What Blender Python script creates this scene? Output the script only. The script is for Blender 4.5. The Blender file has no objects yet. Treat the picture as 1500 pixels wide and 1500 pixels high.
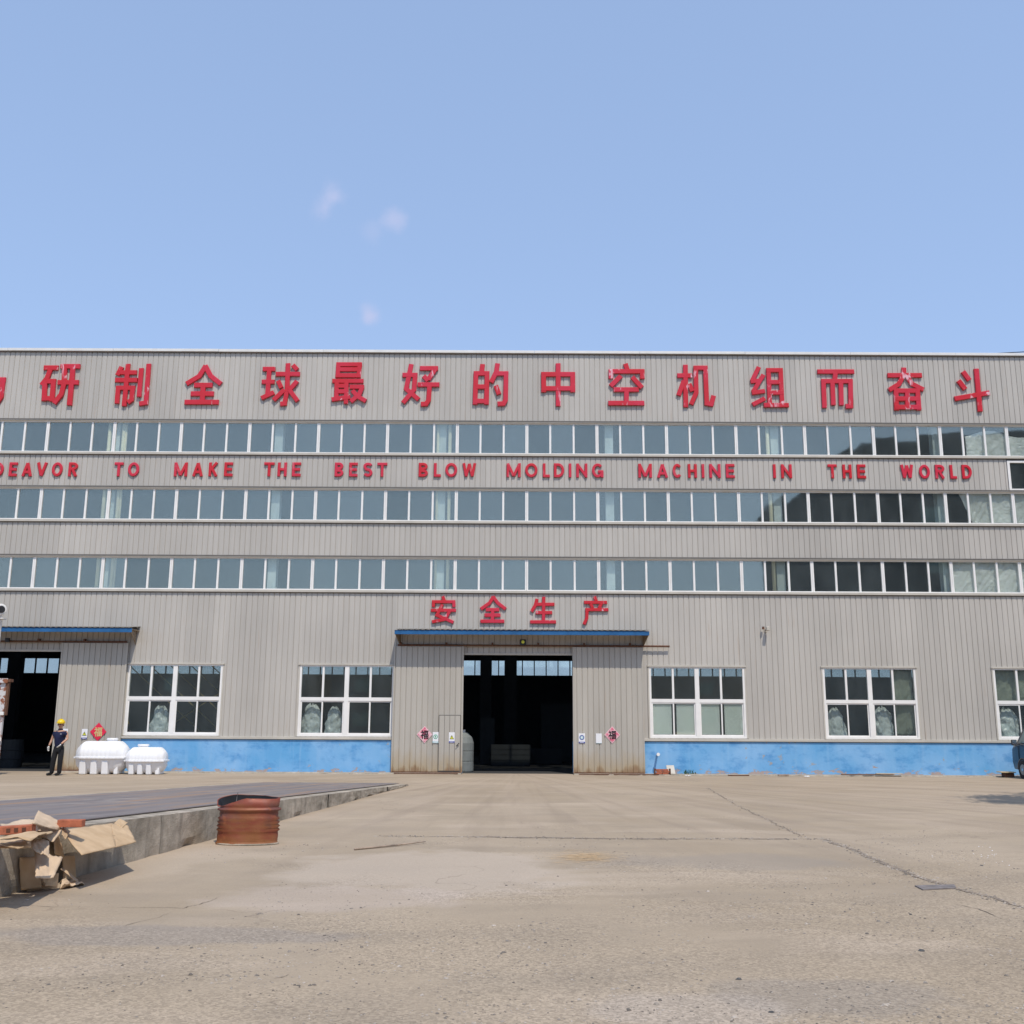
import bpy, bmesh, math, random
from mathutils import Vector, Matrix, noise
S = bpy.context.scene
COL = S.collection
random.seed(7)
R_ = math.radians

# ------------------------------------------------------------------ camera
F, PITCH, ROLL, EYE, D = 1500.0, R_(11.8), R_(.29), 1.6, 36.0   # D = distance to the facade
cd = bpy.data.cameras.new('camera'); cam = bpy.data.objects.new('camera', cd); COL.objects.link(cam)
cd.sensor_width = 36; cd.lens = 36; cd.clip_start = .1; cd.clip_end = 3000
cam.location = (0, 0, EYE)
cam.rotation_euler = (Matrix.Rotation(R_(90) + PITCH, 3, 'X') @ Matrix.Rotation(ROLL, 3, 'Z')).to_euler()
S.camera = cam

# ------------------------------------------------------------------ sky and sun
SUN_EL, SUN_AZ = R_(58), R_(18.7)      # sun behind the viewer, a little to the right
W = bpy.data.worlds.new('World'); S.world = W; W.use_nodes = True
nt = W.node_tree; nt.nodes.clear()
def wn(t, **k):
    n = nt.nodes.new(t)
    for a, b in k.items(): setattr(n, a, b)
    return n
out = wn('ShaderNodeOutputWorld'); bg = wn('ShaderNodeBackground'); sky = wn('ShaderNodeTexSky', sky_type='NISHITA')
sky.sun_disc = False; sky.sun_elevation = SUN_EL; sky.sun_rotation = math.pi - SUN_AZ
sky.altitude = 50; sky.air_density = 1.0; sky.dust_density = 1.2; sky.ozone_density = 1.5
gm = wn('ShaderNodeGamma'); gm.inputs['Gamma'].default_value = .40      # hazy summer sky: flatter than the clear-air model
dk0 = wn('ShaderNodeHueSaturation'); dk0.inputs['Saturation'].default_value = .78
nt.links.new(sky.outputs[0], dk0.inputs['Color']); nt.links.new(dk0.outputs[0], gm.inputs['Color'])
hs = wn('ShaderNodeVectorMath', operation='MULTIPLY'); hs.inputs[1].default_value = (1.88, 2.43, 3.35)
nt.links.new(gm.outputs[0], hs.inputs[0])
tc = wn('ShaderNodeTexCoord'); nz = wn('ShaderNodeTexNoise'); nz.inputs['Scale'].default_value = 26; nz.inputs['Detail'].default_value = 5
nt.links.new(tc.outputs['Generated'], nz.inputs['Vector'])
last = hs.outputs[0]
def pix_dir(px, py):
    u, v = px - 750, 750 - py
    u, v = u * math.cos(ROLL) - v * math.sin(ROLL), u * math.sin(ROLL) + v * math.cos(ROLL)
    return Vector((u, F * math.cos(PITCH) - v * math.sin(PITCH), F * math.sin(PITCH) + v * math.cos(PITCH)))
for (px, py, rad, amt) in ((477, 304, .022, .9), (489, 289, .019, .8), (576, 322, .019, .7), (545, 340, .022, .25), (541, 463, .018, .9)):
    d = pix_dir(px, py).normalized()
    vm = wn('ShaderNodeVectorMath', operation='DISTANCE'); vm.inputs[1].default_value = d
    nt.links.new(tc.outputs['Generated'], vm.inputs[0])
    ad = wn('ShaderNodeMath', operation='MULTIPLY_ADD'); ad.inputs[1].default_value = -.036; 
    nt.links.new(nz.outputs[0], ad.inputs[0]); nt.links.new(vm.outputs['Value'], ad.inputs[2])
    mr = wn('ShaderNodeMapRange', interpolation_type='SMOOTHERSTEP'); mr.inputs['From Min'].default_value = rad - .020
    mr.inputs['From Max'].default_value = -.020; mr.inputs['To Max'].default_value = amt
    nt.links.new(ad.outputs[0], mr.inputs['Value'])
    mx = wn('ShaderNodeMix', data_type='RGBA'); mx.inputs['B'].default_value = (3.5, 3.95, 5.7, 1)
    nt.links.new(mr.outputs[0], mx.inputs['Factor']); nt.links.new(last, mx.inputs['A']); last = mx.outputs['Result']
nt.links.new(last, bg.inputs[0]); bg.inputs[1].default_value = .15
nt.links.new(bg.outputs[0], out.inputs[0])
sl = bpy.data.lights.new('sun', 'SUN'); sl.energy = 3.3; sl.angle = R_(.53); sl.color = (1, .92, .80)
so = bpy.data.objects.new('sun', sl); COL.objects.link(so)
sdir = Vector((math.cos(SUN_EL) * math.sin(SUN_AZ), -math.cos(SUN_EL) * math.cos(SUN_AZ), math.sin(SUN_EL)))
so.rotation_euler = sdir.to_track_quat('Z', 'Y').to_euler(); so.location = sdir * 60
S.view_settings.view_transform = 'Standard'; S.view_settings.look = 'None'
S.view_settings.exposure = 0; S.view_settings.gamma = 1; S.view_settings.use_curve_mapping = False

# ------------------------------------------------------------------ reading positions off the photograph
def at(px, py, Y=D):            # point of the plane at distance Y
    r = pix_dir(px, py); t = Y / r.y
    return Vector((r.x * t, Y, EYE + r.z * t))
def gr(px, py, z=0.0):          # point of the ground
    r = pix_dir(px, py); t = (z - EYE) / r.z
    return Vector((r.x * t, r.y * t, z))

# ------------------------------------------------------------------ materials
class NT:
    def __init__(s, name):
        s.m = bpy.data.materials.new(name); s.m.use_nodes = True; s.t = s.m.node_tree
        s.b = s.t.nodes['Principled BSDF']; s.o = s.t.nodes['Material Output']
    def n(s, t, ins=None, **k):
        n = s.t.nodes.new(t)
        for a, b in k.items(): setattr(n, a, b)
        for a, b in (ins or {}).items(): s.set(n.inputs[a], b)
        return n
    def set(s, sock, v):
        if isinstance(v, bpy.types.NodeSocket): s.t.links.new(v, sock)
        else: sock.default_value = v
    def pos(s, scale=(1, 1, 1)):
        g = s.n('ShaderNodeNewGeometry')
        return s.n('ShaderNodeVectorMath', {0: g.outputs['Position'], 1: scale}, operation='MULTIPLY').outputs[0]
    def noise(s, scale=1, detail=4, vec=None, rough=.55, dist=0):
        return s.n('ShaderNodeTexNoise', {'Vector': vec or s.pos(), 'Scale': scale, 'Detail': detail, 'Roughness': rough, 'Distortion': dist}).outputs[0]
    def ramp(s, v, a, b, lo=0, hi=1):
        return s.n('ShaderNodeMapRange', {'Value': v, 'From Min': a, 'From Max': b, 'To Min': lo, 'To Max': hi}).outputs[0]
    def mix(s, f, a, b, mode='MIX'):
        n = s.n('ShaderNodeMix', data_type='RGBA', blend_type=mode)
        s.set(n.inputs['Factor'], f); s.set(n.inputs['A'], a); s.set(n.inputs['B'], b)
        return n.outputs['Result']
    def math(s, op, a, b=0.0, c=0.0):
        return s.n('ShaderNodeMath', {0: a, 1: b, 2: c}, operation=op).outputs[0]
    def bump(s, h, strength=.3, dist=.01):
        s.set(s.b.inputs['Normal'], s.n('ShaderNodeBump', {'Height': h, 'Strength': strength, 'Distance': dist}).outputs[0])
def rgb(*c): return (c[0], c[1], c[2], 1)
def simple(name, c, rough=.6, metal=0, var=.12, scale=3, bump=0, bscale=60, spec=.4):
    t = NT(name)
    f = t.noise(scale, 5)
    t.set(t.b.inputs['Base Color'], t.mix(t.ramp(f, .3, .7), rgb(*[x * (1 - var) for x in c]), rgb(*[min(1, x * (1 + var)) for x in c])))
    t.b.inputs['Roughness'].default_value = rough; t.b.inputs['Metallic'].default_value = metal
    t.b.inputs['Specular IOR Level'].default_value = spec
    if bump: t.bump(t.noise(bscale, 3), bump)
    return t.m
def mat_clad(name, c, stain):
    t = NT(name)
    rnd = t.n('ShaderNodeObjectInfo').outputs['Random']
    big = t.noise(.35, 4); st = t.noise(1, 5, t.pos((5, 5, .25))); fine = t.noise(1, 3, t.pos((40, 40, 1.2)))
    v = t.math('ADD', t.ramp(rnd, 0, 1, .93, 1.035), t.math('ADD', t.ramp(big, .3, .7, -.05, .05), t.math('ADD', t.ramp(st, .3, .7, -.055, .05), t.ramp(fine, .3, .7, -.025, .025))))
    col = t.mix(1.0, rgb(*c), t.n('ShaderNodeCombineColor', {0: v, 1: v, 2: v}).outputs[0], 'MULTIPLY')
    # faint rust runs
    run = t.ramp(t.noise(1, 4, t.pos((9, 9, .5))), .60, .72, 0, .5)
    col = t.mix(t.math('MULTIPLY', run, t.ramp(t.noise(.8, 2), .45, .6)), col, rgb(.42, .33, .25))
    if stain:   # splashed dust and rust at the foot of the doors
        z = t.n('ShaderNodeSeparateXYZ', {0: t.pos()}).outputs[2]
        h = t.math('ADD', z, t.math('MULTIPLY', t.noise(1, 4, t.pos((4, 4, 1.5))), -.9))
        col = t.mix(t.ramp(h, .35, -.35, 0, .8), col, rgb(.40, .30, .17))
        col = t.mix(t.ramp(h, -.24, -.42, 0, .6), col, rgb(.20, .09, .04))
    t.set(t.b.inputs['Base Color'], col); t.b.inputs['Roughness'].default_value = .48
    t.b.inputs['Specular IOR Level'].default_value = .35
    t.bump(t.noise(1, 3, t.pos((3, 3, .8))), .12, .02)
    return t.m
M = {}
M['clad'] = mat_clad('painted_steel_cladding', (.475, .447, .405), False)
M['clad_door'] = mat_clad('door_cladding', (.44, .41, .36), True)
M['trim'] = simple('cream_flashing', (.51, .475, .415), .5, var=.1, scale=1.5)
M['trim_dark'] = simple('dark_flashing', (.16, .145, .13), .5, scale=2)
M['coping'] = simple('white_coping', (.72, .71, .68), .45, var=.06)
M['upvc'] = simple('white_window_frame', (.82, .80, .77), .35, var=.06, scale=2)
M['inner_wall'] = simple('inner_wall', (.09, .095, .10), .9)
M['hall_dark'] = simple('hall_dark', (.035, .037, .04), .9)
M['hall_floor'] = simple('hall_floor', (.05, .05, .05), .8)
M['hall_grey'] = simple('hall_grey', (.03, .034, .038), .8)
M['tank_dull'] = simple('dull_plastic', (.20, .22, .22), .5)
M['column'] = simple('pale_column_paint', (.72, .80, .80), .6)
M['pipe_cream'] = simple('cream_pipe', (.88, .82, .60), .5)
M['blue_canopy'] = simple('blue_fascia', (.02, .115, .29), .4, var=.25, scale=2)
M['canopy_under'] = simple('canopy_underside', (.24, .18, .12), .7, var=.2)
M['rust_dark'] = simple('rusty_steel', (.13, .06, .035), .75, var=.4, scale=12)
M['black'] = simple('black_metal', (.02, .02, .022), .5)
M['chrome'] = simple('chrome', (.6, .6, .6), .2, 1)
M['white_paint'] = simple('white_paint', (.78, .77, .74), .45, var=.05)
M['cable'] = simple('black_cable', (.03, .03, .035), .6)
M['brick'] = simple('red_clay_brick', (.40, .125, .065), .85, var=.25, scale=14, bump=.4)
M['brick_hole'] = simple('brick_hole_shade', (.12, .05, .03), .9)
M['curtain'] = simple('olive_curtain', (.34, .37, .30), .85)
M['film'] = simple('frosted_film', (.90, .97, .91), .6, var=.06, scale=1.2)
M['plastic'] = simple('wrinkled_plastic', (.93, .96, .92), .3, var=.1, scale=5, spec=.6)
M['bundle'] = simple('wrapped_plastic', (.82, .90, .90), .3, var=.15, scale=7, spec=.6)
M['yellow_steel'] = simple('yellow_steel', (.40, .30, .09), .6)
M['leaf'] = simple('weed_leaf', (.06, .14, .03), .6, var=.3, scale=20)
M['bark'] = simple('bark', (.12, .09, .06), .9, bump=.5)
M['canopy_leaf'] = simple('tree_leaf', (.05, .10, .03), .6, var=.35, scale=4)
M['tyre'] = simple('tyre_rubber', (.025, .025, .027), .8)
M['rim'] = simple('wheel_rim', (.32, .30, .27), .45, .6)
M['skin'] = simple('skin', (.50, .28, .19), .55, var=.05)
M['navy'] = simple('navy_cotton', (.008, .011, .045), .85, var=.15)
M['trouser'] = simple('black_trouser', (.010, .010, .012), .85)
M['shoe'] = simple('black_shoe', (.012, .012, .012), .4)
M['glove'] = simple('grey_white_glove', (.62, .60, .56), .9)
M['helmet'] = simple('yellow_helmet', (.80, .56, .02), .3, var=.03)
M['sign_white'] = simple('sign_white', (.80, .80, .82), .4, var=.02)
M['sign_blue'] = simple('sign_blue', (.06, .08, .32), .4)
M['sign_yellow'] = simple('sign_yellow', (.68, .68, .06), .4)
M['sign_green'] = simple('sign_green', (.08, .36, .22), .4)
M['sign_pale'] = simple('sign_pale_teal', (.38, .55, .58), .4)
M['ink'] = simple('black_ink', (.012, .010, .012), .5)
M['gold'] = simple('gold_ink', (.62, .50, .22), .4)
M['red_paper'] = simple('red_paper', (.72, .02, .07), .5, var=.1)
M['pink_rim'] = simple('pale_pink_paper', (.80, .52, .55), .5)
M['wood_pale'] = simple('pale_wood', (.55, .44, .27), .8, var=.15, scale=8)
M['wood_grey'] = simple('weathered_wood', (.34, .26, .20), .85, var=.3, scale=9)
M['iron'] = simple('iron_cover', (.19, .165, .155), .7, var=.3, scale=10)

def mat_pink():
    t = NT('pink_paper'); f = t.noise(9, 3)
    t.set(t.b.inputs['Base Color'], t.mix(t.ramp(f, .4, .6), rgb(.66, .14, .22), rgb(.82, .55, .58))); t.b.inputs['Roughness'].default_value = .5
    return t.m
M['pink'] = mat_pink()
def mat_glass():
    t = NT('window_glass'); t.t.nodes.remove(t.b)
    rnd = t.n('ShaderNodeObjectInfo').outputs['Random']
    dirt_haze = t.noise(1, 5, t.pos((1.5, 1.5, .7)))
    tr = t.n('ShaderNodeBsdfTransparent', {0: rgb(.96, .985, .975)})
    bp = t.n('ShaderNodeBump', {'Height': t.noise(.9, 2), 'Strength': .09, 'Distance': .02}).outputs[0]
    gl = t.n('ShaderNodeBsdfGlossy', {'Color': rgb(.78, .78, .66), 'Roughness': .03, 'Normal': bp})
    df = t.n('ShaderNodeBsdfDiffuse', {'Color': rgb(.34, .40, .42)})
    m1 = t.n('ShaderNodeMixShader', {0: t.ramp(rnd, 0, 1, .195, .275), 1: tr.outputs[0], 2: gl.outputs[0]})
    m2 = t.n('ShaderNodeMixShader', {0: t.ramp(dirt_haze, .3, .8, .02, .075), 1: m1.outputs[0], 2: df.outputs[0]})  # dust layer doubling as a painted haze that lifts dark reflections
    t.t.links.new(m2.outputs[0], t.o.inputs[0]); return t.m
M['glass'] = mat_glass()
def mat_red(film=.85):
    t = NT('glossy_red_letter')
    st = t.ramp(t.noise(1, 3, t.pos((4.5, 4.5, 1.8)), dist=.6), .60, .66)
    msk = t.math('MULTIPLY', st, t.ramp(t.noise(.9, 2), .50, .58, 0, film))
    c = t.mix(t.ramp(t.noise(.8, 2), .4, .62), rgb(.56, .018, .026), rgb(.60, .030, .060))
    c = t.mix(msk, c, rgb(.78, .50, .55))      # peeling protective film, and gloss highlights painted into the face colour
    t.set(t.b.inputs['Base Color'], c); t.b.inputs['Roughness'].default_value = .28
    t.b.inputs['Specular IOR Level'].default_value = .45
    t.bump(t.noise(4, 3), .25, .02); return t.m
M['red'] = mat_red(); M['red_small'] = mat_red(.18)
def mat_blue_wall():
    t = NT('peeling_blue_paint')
    a = t.noise(.7, 5); b = t.noise(1, 6, t.pos((1.6, 1, 2.6)), rough=.65)
    c = t.mix(t.ramp(a, .35, .65), rgb(.12, .37, .67), rgb(.24, .47, .75))
    c = t.mix(t.ramp(b, .50, .66, 0, .7), c, rgb(.055, .25, .55))
    c = t.mix(t.ramp(t.noise(1, 5, t.pos((6, 1, .4))), .55, .75, 0, .35), c, rgb(.30, .50, .72))
    z = t.n('ShaderNodeSeparateXYZ', {0: t.pos()}).outputs[2]
    ch = t.noise(1, 8, t.pos((2.2, 1, 5)), rough=.7)
    m = t.ramp(t.math('ADD', ch, t.ramp(z, .0, .42, .115, -.10)), .60, .625)
    c = t.mix(m, c, rgb(.42, .33, .30))
    ch2 = t.ramp(t.math('ADD', t.noise(3.2, 8, rough=.7), t.ramp(t.noise(.35, 1), .45, .7, -.12, .05)), .645, .66)
    c = t.mix(ch2, c, rgb(.34, .34, .34))
    t.set(t.b.inputs['Base Color'], c); t.b.inputs['Roughness'].default_value = .6
    t.bump(t.math('ADD', t.noise(5, 5), t.math('MULTIPLY', m, -.6)), .35, .02); return t.m
M['blue_wall'] = mat_blue_wall()
def mat_ground():
    t = NT('dusty_concrete'); p = t.pos(); sep = t.n('ShaderNodeSeparateXYZ', {0: p}); x, y = sep.outputs[0], sep.outputs[1]
    big = t.noise(.22, 5, dist=.6); mid = t.noise(1.1, 6, t.pos((.55, 1, 1))); fine = t.noise(14, 6, rough=.7)
    c = t.mix(t.ramp(big, .35, .65), rgb(.368, .290, .203), rgb(.452, .362, .264))
    c = t.mix(t.ramp(mid, .45, .70, 0, .7), c, rgb(.325, .263, .195))
    c = t.mix(t.ramp(t.noise(.5, 6, t.pos((.5, 1.4, 1)), dist=.8), .54, .68, 0, .75), c, rgb(.50, .40, .30))
    # wheel tracks fanning out of the doorway
    ang = t.math('ARCTAN2', t.math('SUBTRACT', x, .2), t.math('SUBTRACT', 38.0, y))
    vec = t.n('ShaderNodeCombineXYZ', {0: t.math('MULTIPLY', ang, 16), 1: t.math('MULTIPLY', y, .07)}).outputs[0]
    fan = t.ramp(t.noise(1, 4, vec, dist=.5), .42, .66, 0, 1)
    c = t.mix(t.math('MULTIPLY', fan, t.ramp(y, 13, 18, 0, .42)), c, rgb(.49, .39, .30))
    fan2 = t.ramp(t.noise(2.3, 4, vec, dist=.3), .50, .68, 0, 1)
    c = t.mix(t.math('MULTIPLY', fan2, t.ramp(y, 10, 18, .1, .38)), c, rgb(.265, .207, .155))
    wob = t.math('MULTIPLY', t.math('SUBTRACT', t.noise(1.1, 5), .5), 1.5)
    def spot(px, py, rx, ry, rot=0.0):     # an old patch or spill with a ragged outline
        q_ = gr(px, py); mp = t.n('ShaderNodeMapping', {'Vector': p, 'Location': (-q_.x, -q_.y, 0)}, vector_type='POINT')
        mp2 = t.n('ShaderNodeMapping', {'Vector': mp.outputs[0], 'Rotation': (0, 0, rot), 'Scale': (1 / rx, 1 / ry, 0)}, vector_type='POINT')
        l = t.n('ShaderNodeVectorMath', {0: mp2.outputs[0]}, operation='LENGTH').outputs['Value']
        return t.ramp(t.math('ADD', l, wob), 1.05, .75)
    c = t.mix(t.math('MULTIPLY', spot(640, 1275, 1.7, 1.9), .62), c, rgb(.53, .44, .355))
    c = t.mix(t.math('MULTIPLY', spot(480, 1315, 1.3, .8), .5), c, rgb(.50, .41, .34))
    c = t.mix(t.math('MULTIPLY', spot(1080, 1262, 1.5, .8), .45), c, rgb(.30, .26, .22))
    c = t.mix(t.math('MULTIPLY', spot(150, 1255, 1.6, 3.5), .45), c, rgb(.52, .42, .32))
    c = t.mix(t.math('MULTIPLY', spot(240, 1370, 1.5, .42, .55), .55), c, rgb(.28, .245, .215))
    c = t.mix(t.math('MULTIPLY', spot(1240, 1460, .8, .5), .6), c, rgb(.31, .262, .212))
    c = t.mix(t.math('MULTIPLY', spot(1000, 1480, .6, .4), .4), c, rgb(.47, .40, .34))
    # worn area near the viewer: exposed aggregate
    worn = t.math('MULTIPLY', t.ramp(t.math('ADD', t.noise(.45, 4), t.math('ADD', t.ramp(y, 6, 16, .14, -.14), t.ramp(x, -3, 3, -.05, .06))), .47, .58), 1.0)
    vo = t.n('ShaderNodeTexVoronoi', {'Vector': t.pos(), 'Scale': 55.0}); vs = t.n('ShaderNodeSeparateColor', {0: vo.outputs['Color']}).outputs[0]
    sp = t.ramp(vs, 0, 1, .66, 1.30)
    cs = t.mix(1.0, c, t.n('ShaderNodeCombineColor', {0: sp, 1: sp, 2: sp}).outputs[0], 'MULTIPLY')
    vo2 = t.n('ShaderNodeTexVoronoi', {'Vector': t.pos(), 'Scale': 21.0}); v2 = t.n('ShaderNodeSeparateColor', {0: vo2.outputs['Color']}).outputs[1]
    cs = t.mix(t.math('MULTIPLY', t.ramp(v2, .84, .86), t.ramp(vo2.outputs['Distance'], .016, .010)), cs, rgb(.55, .52, .48))
    c = t.mix(t.math('MULTIPLY', worn, .75), c, cs)
    c = t.mix(t.ramp(fine, .3, .7, .0, .16), c, rgb(.22, .18, .145)); c = t.mix(t.ramp(t.noise(48, 5, rough=.75), .40, .62, 0, .26), c, rgb(.20, .165, .135))
    # hairline cracks
    wv = t.n('ShaderNodeVectorMath', {0: p, 1: t.n('ShaderNodeTexNoise', {'Vector': p, 'Scale': 1.6, 'Detail': 5.0}).outputs['Color']}, operation='ADD').outputs[0]
    ve = t.n('ShaderNodeTexVoronoi', {'Vector': wv, 'Scale': .16}, feature='DISTANCE_TO_EDGE').outputs['Distance']
    c = t.mix(t.math('MULTIPLY', t.ramp(ve, .0028, .0012), t.ramp(t.noise(.6, 3), .50, .60, 0, .35)), c, rgb(.15, .115, .09))
    t.set(t.b.inputs['Base Color'], c); t.b.inputs['Roughness'].default_value = .92; t.b.inputs['Specular IOR Level'].default_value = .15
    h = t.math('ADD', t.math('MULTIPLY', t.noise(30, 6, rough=.7), .6), t.math('ADD', t.math('MULTIPLY', t.noise(3, 5), 1.2), t.math('MULTIPLY', t.math('MULTIPLY', vs, worn), .8)))
    t.bump(t.math('ADD', h, t.noise(75, 4, rough=.7)), .28, .010); return t.m
M['ground'] = mat_ground()
def mat_kerb():
    t = NT('old_kerb_concrete')
    c = t.mix(t.ramp(t.noise(2.2, 6, rough=.65), .35, .68), rgb(.26, .225, .175), rgb(.50, .43, .345))
    c = t.mix(t.ramp(t.noise(1, 5, t.pos((5, 5, .6))), .5, .7, 0, .6), c, rgb(.17, .15, .12))
    t.set(t.b.inputs['Base Color'], c); t.b.inputs['Roughness'].default_value = .9
    t.bump(t.noise(18, 7, rough=.7), .7, .02); return t.m
M['kerb'] = mat_kerb()
def mat_deck():
    t = NT('worn_steel_deck')
    v = t.n('ShaderNodeCombineXYZ', {0: t.math('ADD', t.n('ShaderNodeSeparateXYZ', {0: t.pos((3.2, 1, 1))}).outputs[0], t.math('MULTIPLY', t.n('ShaderNodeSeparateXYZ', {0: t.pos()}).outputs[1], -.35)), 1: t.n('ShaderNodeSeparateXYZ', {0: t.pos((1, .22, 1))}).outputs[1]}).outputs[0]
    f = t.noise(1, 5, v, dist=.4)
    c = t.mix(t.ramp(f, .38, .5), rgb(.165, .140, .135), rgb(.215, .185, .175))
    c = t.mix(t.ramp(f, .53, .66), c, rgb(.31, .195, .125))
    c = t.mix(t.ramp(t.noise(1.3, 5), .58, .75, 0, .6), c, rgb(.42, .36, .31))
    t.set(t.b.inputs['Base Color'], c); t.b.inputs['Roughness'].default_value = .6; t.b.inputs['Metallic'].default_value = .1
    t.bump(t.noise(25, 4), .3, .01); return t.m
M['deck'] = mat_deck()
def mat_card():
    t = NT('brown_cardboard')
    c = t.mix(t.ramp(t.noise(4, 4), .35, .65), rgb(.46, .315, .18), rgb(.57, .405, .245))
    t.set(t.b.inputs['Base Color'], c); t.b.inputs['Roughness'].default_value = .85
    t.bump(t.noise(6, 4), .35, .03); return t.m
M['card'] = mat_card()
M['paper'] = simple('pale_wrapping_paper', (.60, .45, .31), .85, var=.12, scale=5, bump=.5, bscale=9)
def mat_drum():
    t = NT('rusty_drum')
    z = t.n('ShaderNodeSeparateXYZ', {0: t.pos()}).outputs[2]
    f = t.math('ADD', t.noise(1, 5, t.pos((3, 3, 9))), t.ramp(z, 0, .6, -.12, .12))
    c = t.mix(t.ramp(f, .35, .6), rgb(.27, .105, .038), rgb(.235, .055, .030))
    c = t.mix(t.ramp(t.noise(3, 5), .52, .68, 0, .8), c, rgb(.16, .07, .055))
    c = t.mix(t.ramp(t.noise(7, 5), .62, .68, 0, .7), c, rgb(.33, .11, .045))
    t.set(t.b.inputs['Base Color'], c); t.b.inputs['Roughness'].default_value = .55; t.b.inputs['Metallic'].default_value = .15
    t.bump(t.noise(9, 5), .3, .02); return t.m
M['drum'] = mat_drum()
def mat_rustwhite():
    t = NT('flaking_white_paint_on_rust')
    c = t.mix(t.ramp(t.noise(3.5, 6, rough=.7), .50, .56), rgb(.58, .56, .56), rgb(.26, .09, .04))
    t.set(t.b.inputs['Base Color'], c); t.b.inputs['Roughness'].default_value = .7; return t.m
M['rustwhite'] = mat_rustwhite()
def mat_tank():
    t = NT('white_polyethylene'); t.b.inputs['Roughness'].default_value = .32
    c = t.mix(t.ramp(t.noise(2, 4), .4, .8, 0, .5), rgb(.86, .86, .87), rgb(.74, .74, .75))
    t.set(t.b.inputs['Base Color'], c); t.b.inputs['Subsurface Weight'].default_value = 0
    t.bump(t.noise(3, 2), .1, .02); return t.m
M['tank'] = mat_tank()
def mat_van():
    t = NT('dark_blue_car_paint')
    z = t.n('ShaderNodeSeparateXYZ', {0: t.pos()}).outputs[2]
    c = t.mix(t.ramp(t.math('ADD', z, t.math('MULTIPLY', t.noise(3, 4), .2)), .62, .40), rgb(.012, .028, .055), rgb(.10, .08, .065))
    t.set(t.b.inputs['Base Color'], c); t.b.inputs['Roughness'].default_value = .32; t.b.inputs['Metallic'].default_value = .3
    t.b.inputs['Coat Weight'].default_value = .5; return t.m
M['van'] = mat_van()
M['van_glass'] = simple('van_glass', (.20, .27, .26), .08, var=.1, spec=1.0)

# ------------------------------------------------------------------ mesh helpers
class MB:
    def __init__(s): s.v = []; s.f = []
    def add(s, vs, fs):
        o = len(s.v); s.v += [tuple(v) for v in vs]; s.f += [tuple(i + o for i in f) for f in fs]; return s
    def box(s, x0, x1, y0, y1, z0, z1):
        return s.add([(x, y, z) for z in (z0, z1) for y in (y0, y1) for x in (x0, x1)],
                     [(0, 2, 3, 1), (4, 5, 7, 6), (0, 1, 5, 4), (2, 6, 7, 3), (0, 4, 6, 2), (1, 3, 7, 5)])
    def cyl(s, a, b, r, r2=None, n=12, caps=True):
        a, b = Vector(a), Vector(b); r2 = r if r2 is None else r2
        d = (b - a).normalized(); u = d.orthogonal().normalized(); w = d.cross(u)
        vs = [a + (u * math.cos(6.28319 * i / n) + w * math.sin(6.28319 * i / n)) * r for i in range(n)]
        vs += [b + (u * math.cos(6.28319 * i / n) + w * math.sin(6.28319 * i / n)) * r2 for i in range(n)]
        fs = [(i, (i + 1) % n, n + (i + 1) % n, n + i) for i in range(n)]
        if caps: fs += [tuple(range(n - 1, -1, -1)), tuple(range(n, 2 * n))]
        return s.add(vs, fs)
    def prism(s, poly, y0, y1):          # poly in x,z ; extruded along y
        n = len(poly)
        return s.add([(x, y0, z) for x, z in poly] + [(x, y1, z) for x, z in poly],
                     [tuple(range(n)), tuple(range(2 * n - 1, n - 1, -1))] + [(i, n + i, n + (i + 1) % n, (i + 1) % n) for i in range(n)])
    def grid(s, fn, nu, nv):
        return s.add([fn(i / nu, j / nv) for j in range(nv + 1) for i in range(nu + 1)],
                     [(j * (nu + 1) + i, j * (nu + 1) + i + 1, (j + 1) * (nu + 1) + i + 1, (j + 1) * (nu + 1) + i) for j in range(nv) for i in range(nu)])
    def build(s, name, mat, parent=None, smooth=False, bevel=0, solid=0):
        if parent is not None: org = wloc(parent)
        else:
            xs, ys, zs = zip(*s.v); org = Vector(((min(xs) + max(xs)) / 2, (min(ys) + max(ys)) / 2, min(zs)))
        me = bpy.data.meshes.new(name)
        me.from_pydata([(v[0] - org.x, v[1] - org.y, v[2] - org.z) for v in s.v], [], s.f); 
        bm = bmesh.new(); bm.from_mesh(me); bmesh.ops.recalc_face_normals(bm, faces=bm.faces); bm.to_mesh(me); bm.free()
        me.materials.append(M[mat]); me.update()
        if smooth: me.polygons.foreach_set('use_smooth', [True] * len(me.polygons))
        o = bpy.data.objects.new(name, me); COL.objects.link(o)
        if parent is not None: o.parent = parent
        else: o.location = org
        if solid: m = o.modifiers.new('solid', 'SOLIDIFY'); m.thickness = solid; m.offset = 0
        if bevel: m = o.modifiers.new('bevel', 'BEVEL'); m.width = bevel; m.segments = 2; m.limit_method = 'ANGLE'
        return o
def wloc(o):
    v = Vector((0, 0, 0))
    while o is not None: v += o.location; o = o.parent
    return v
def tag(o, label=None, cat=None, group=None, kind=None):
    for k, v in (('label', label), ('category', cat), ('group', group), ('kind', kind)):
        if v: o[k] = v
    return o
def thing(name, loc, label, cat, group=None):
    o = bpy.data.objects.new(name, None); COL.objects.link(o); o.location = loc; o.empty_display_size = .3
    return tag(o, label, cat, group)

# ------------------------------------------------------------------ ground
g = MB(); g.add([(-700, -700, 0), (700, -700, 0), (700, 700, 0), (-700, 700, 0)], [(0, 1, 2, 3)])
ground = tag(g.build('ground', 'ground'), kind='structure')

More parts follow.
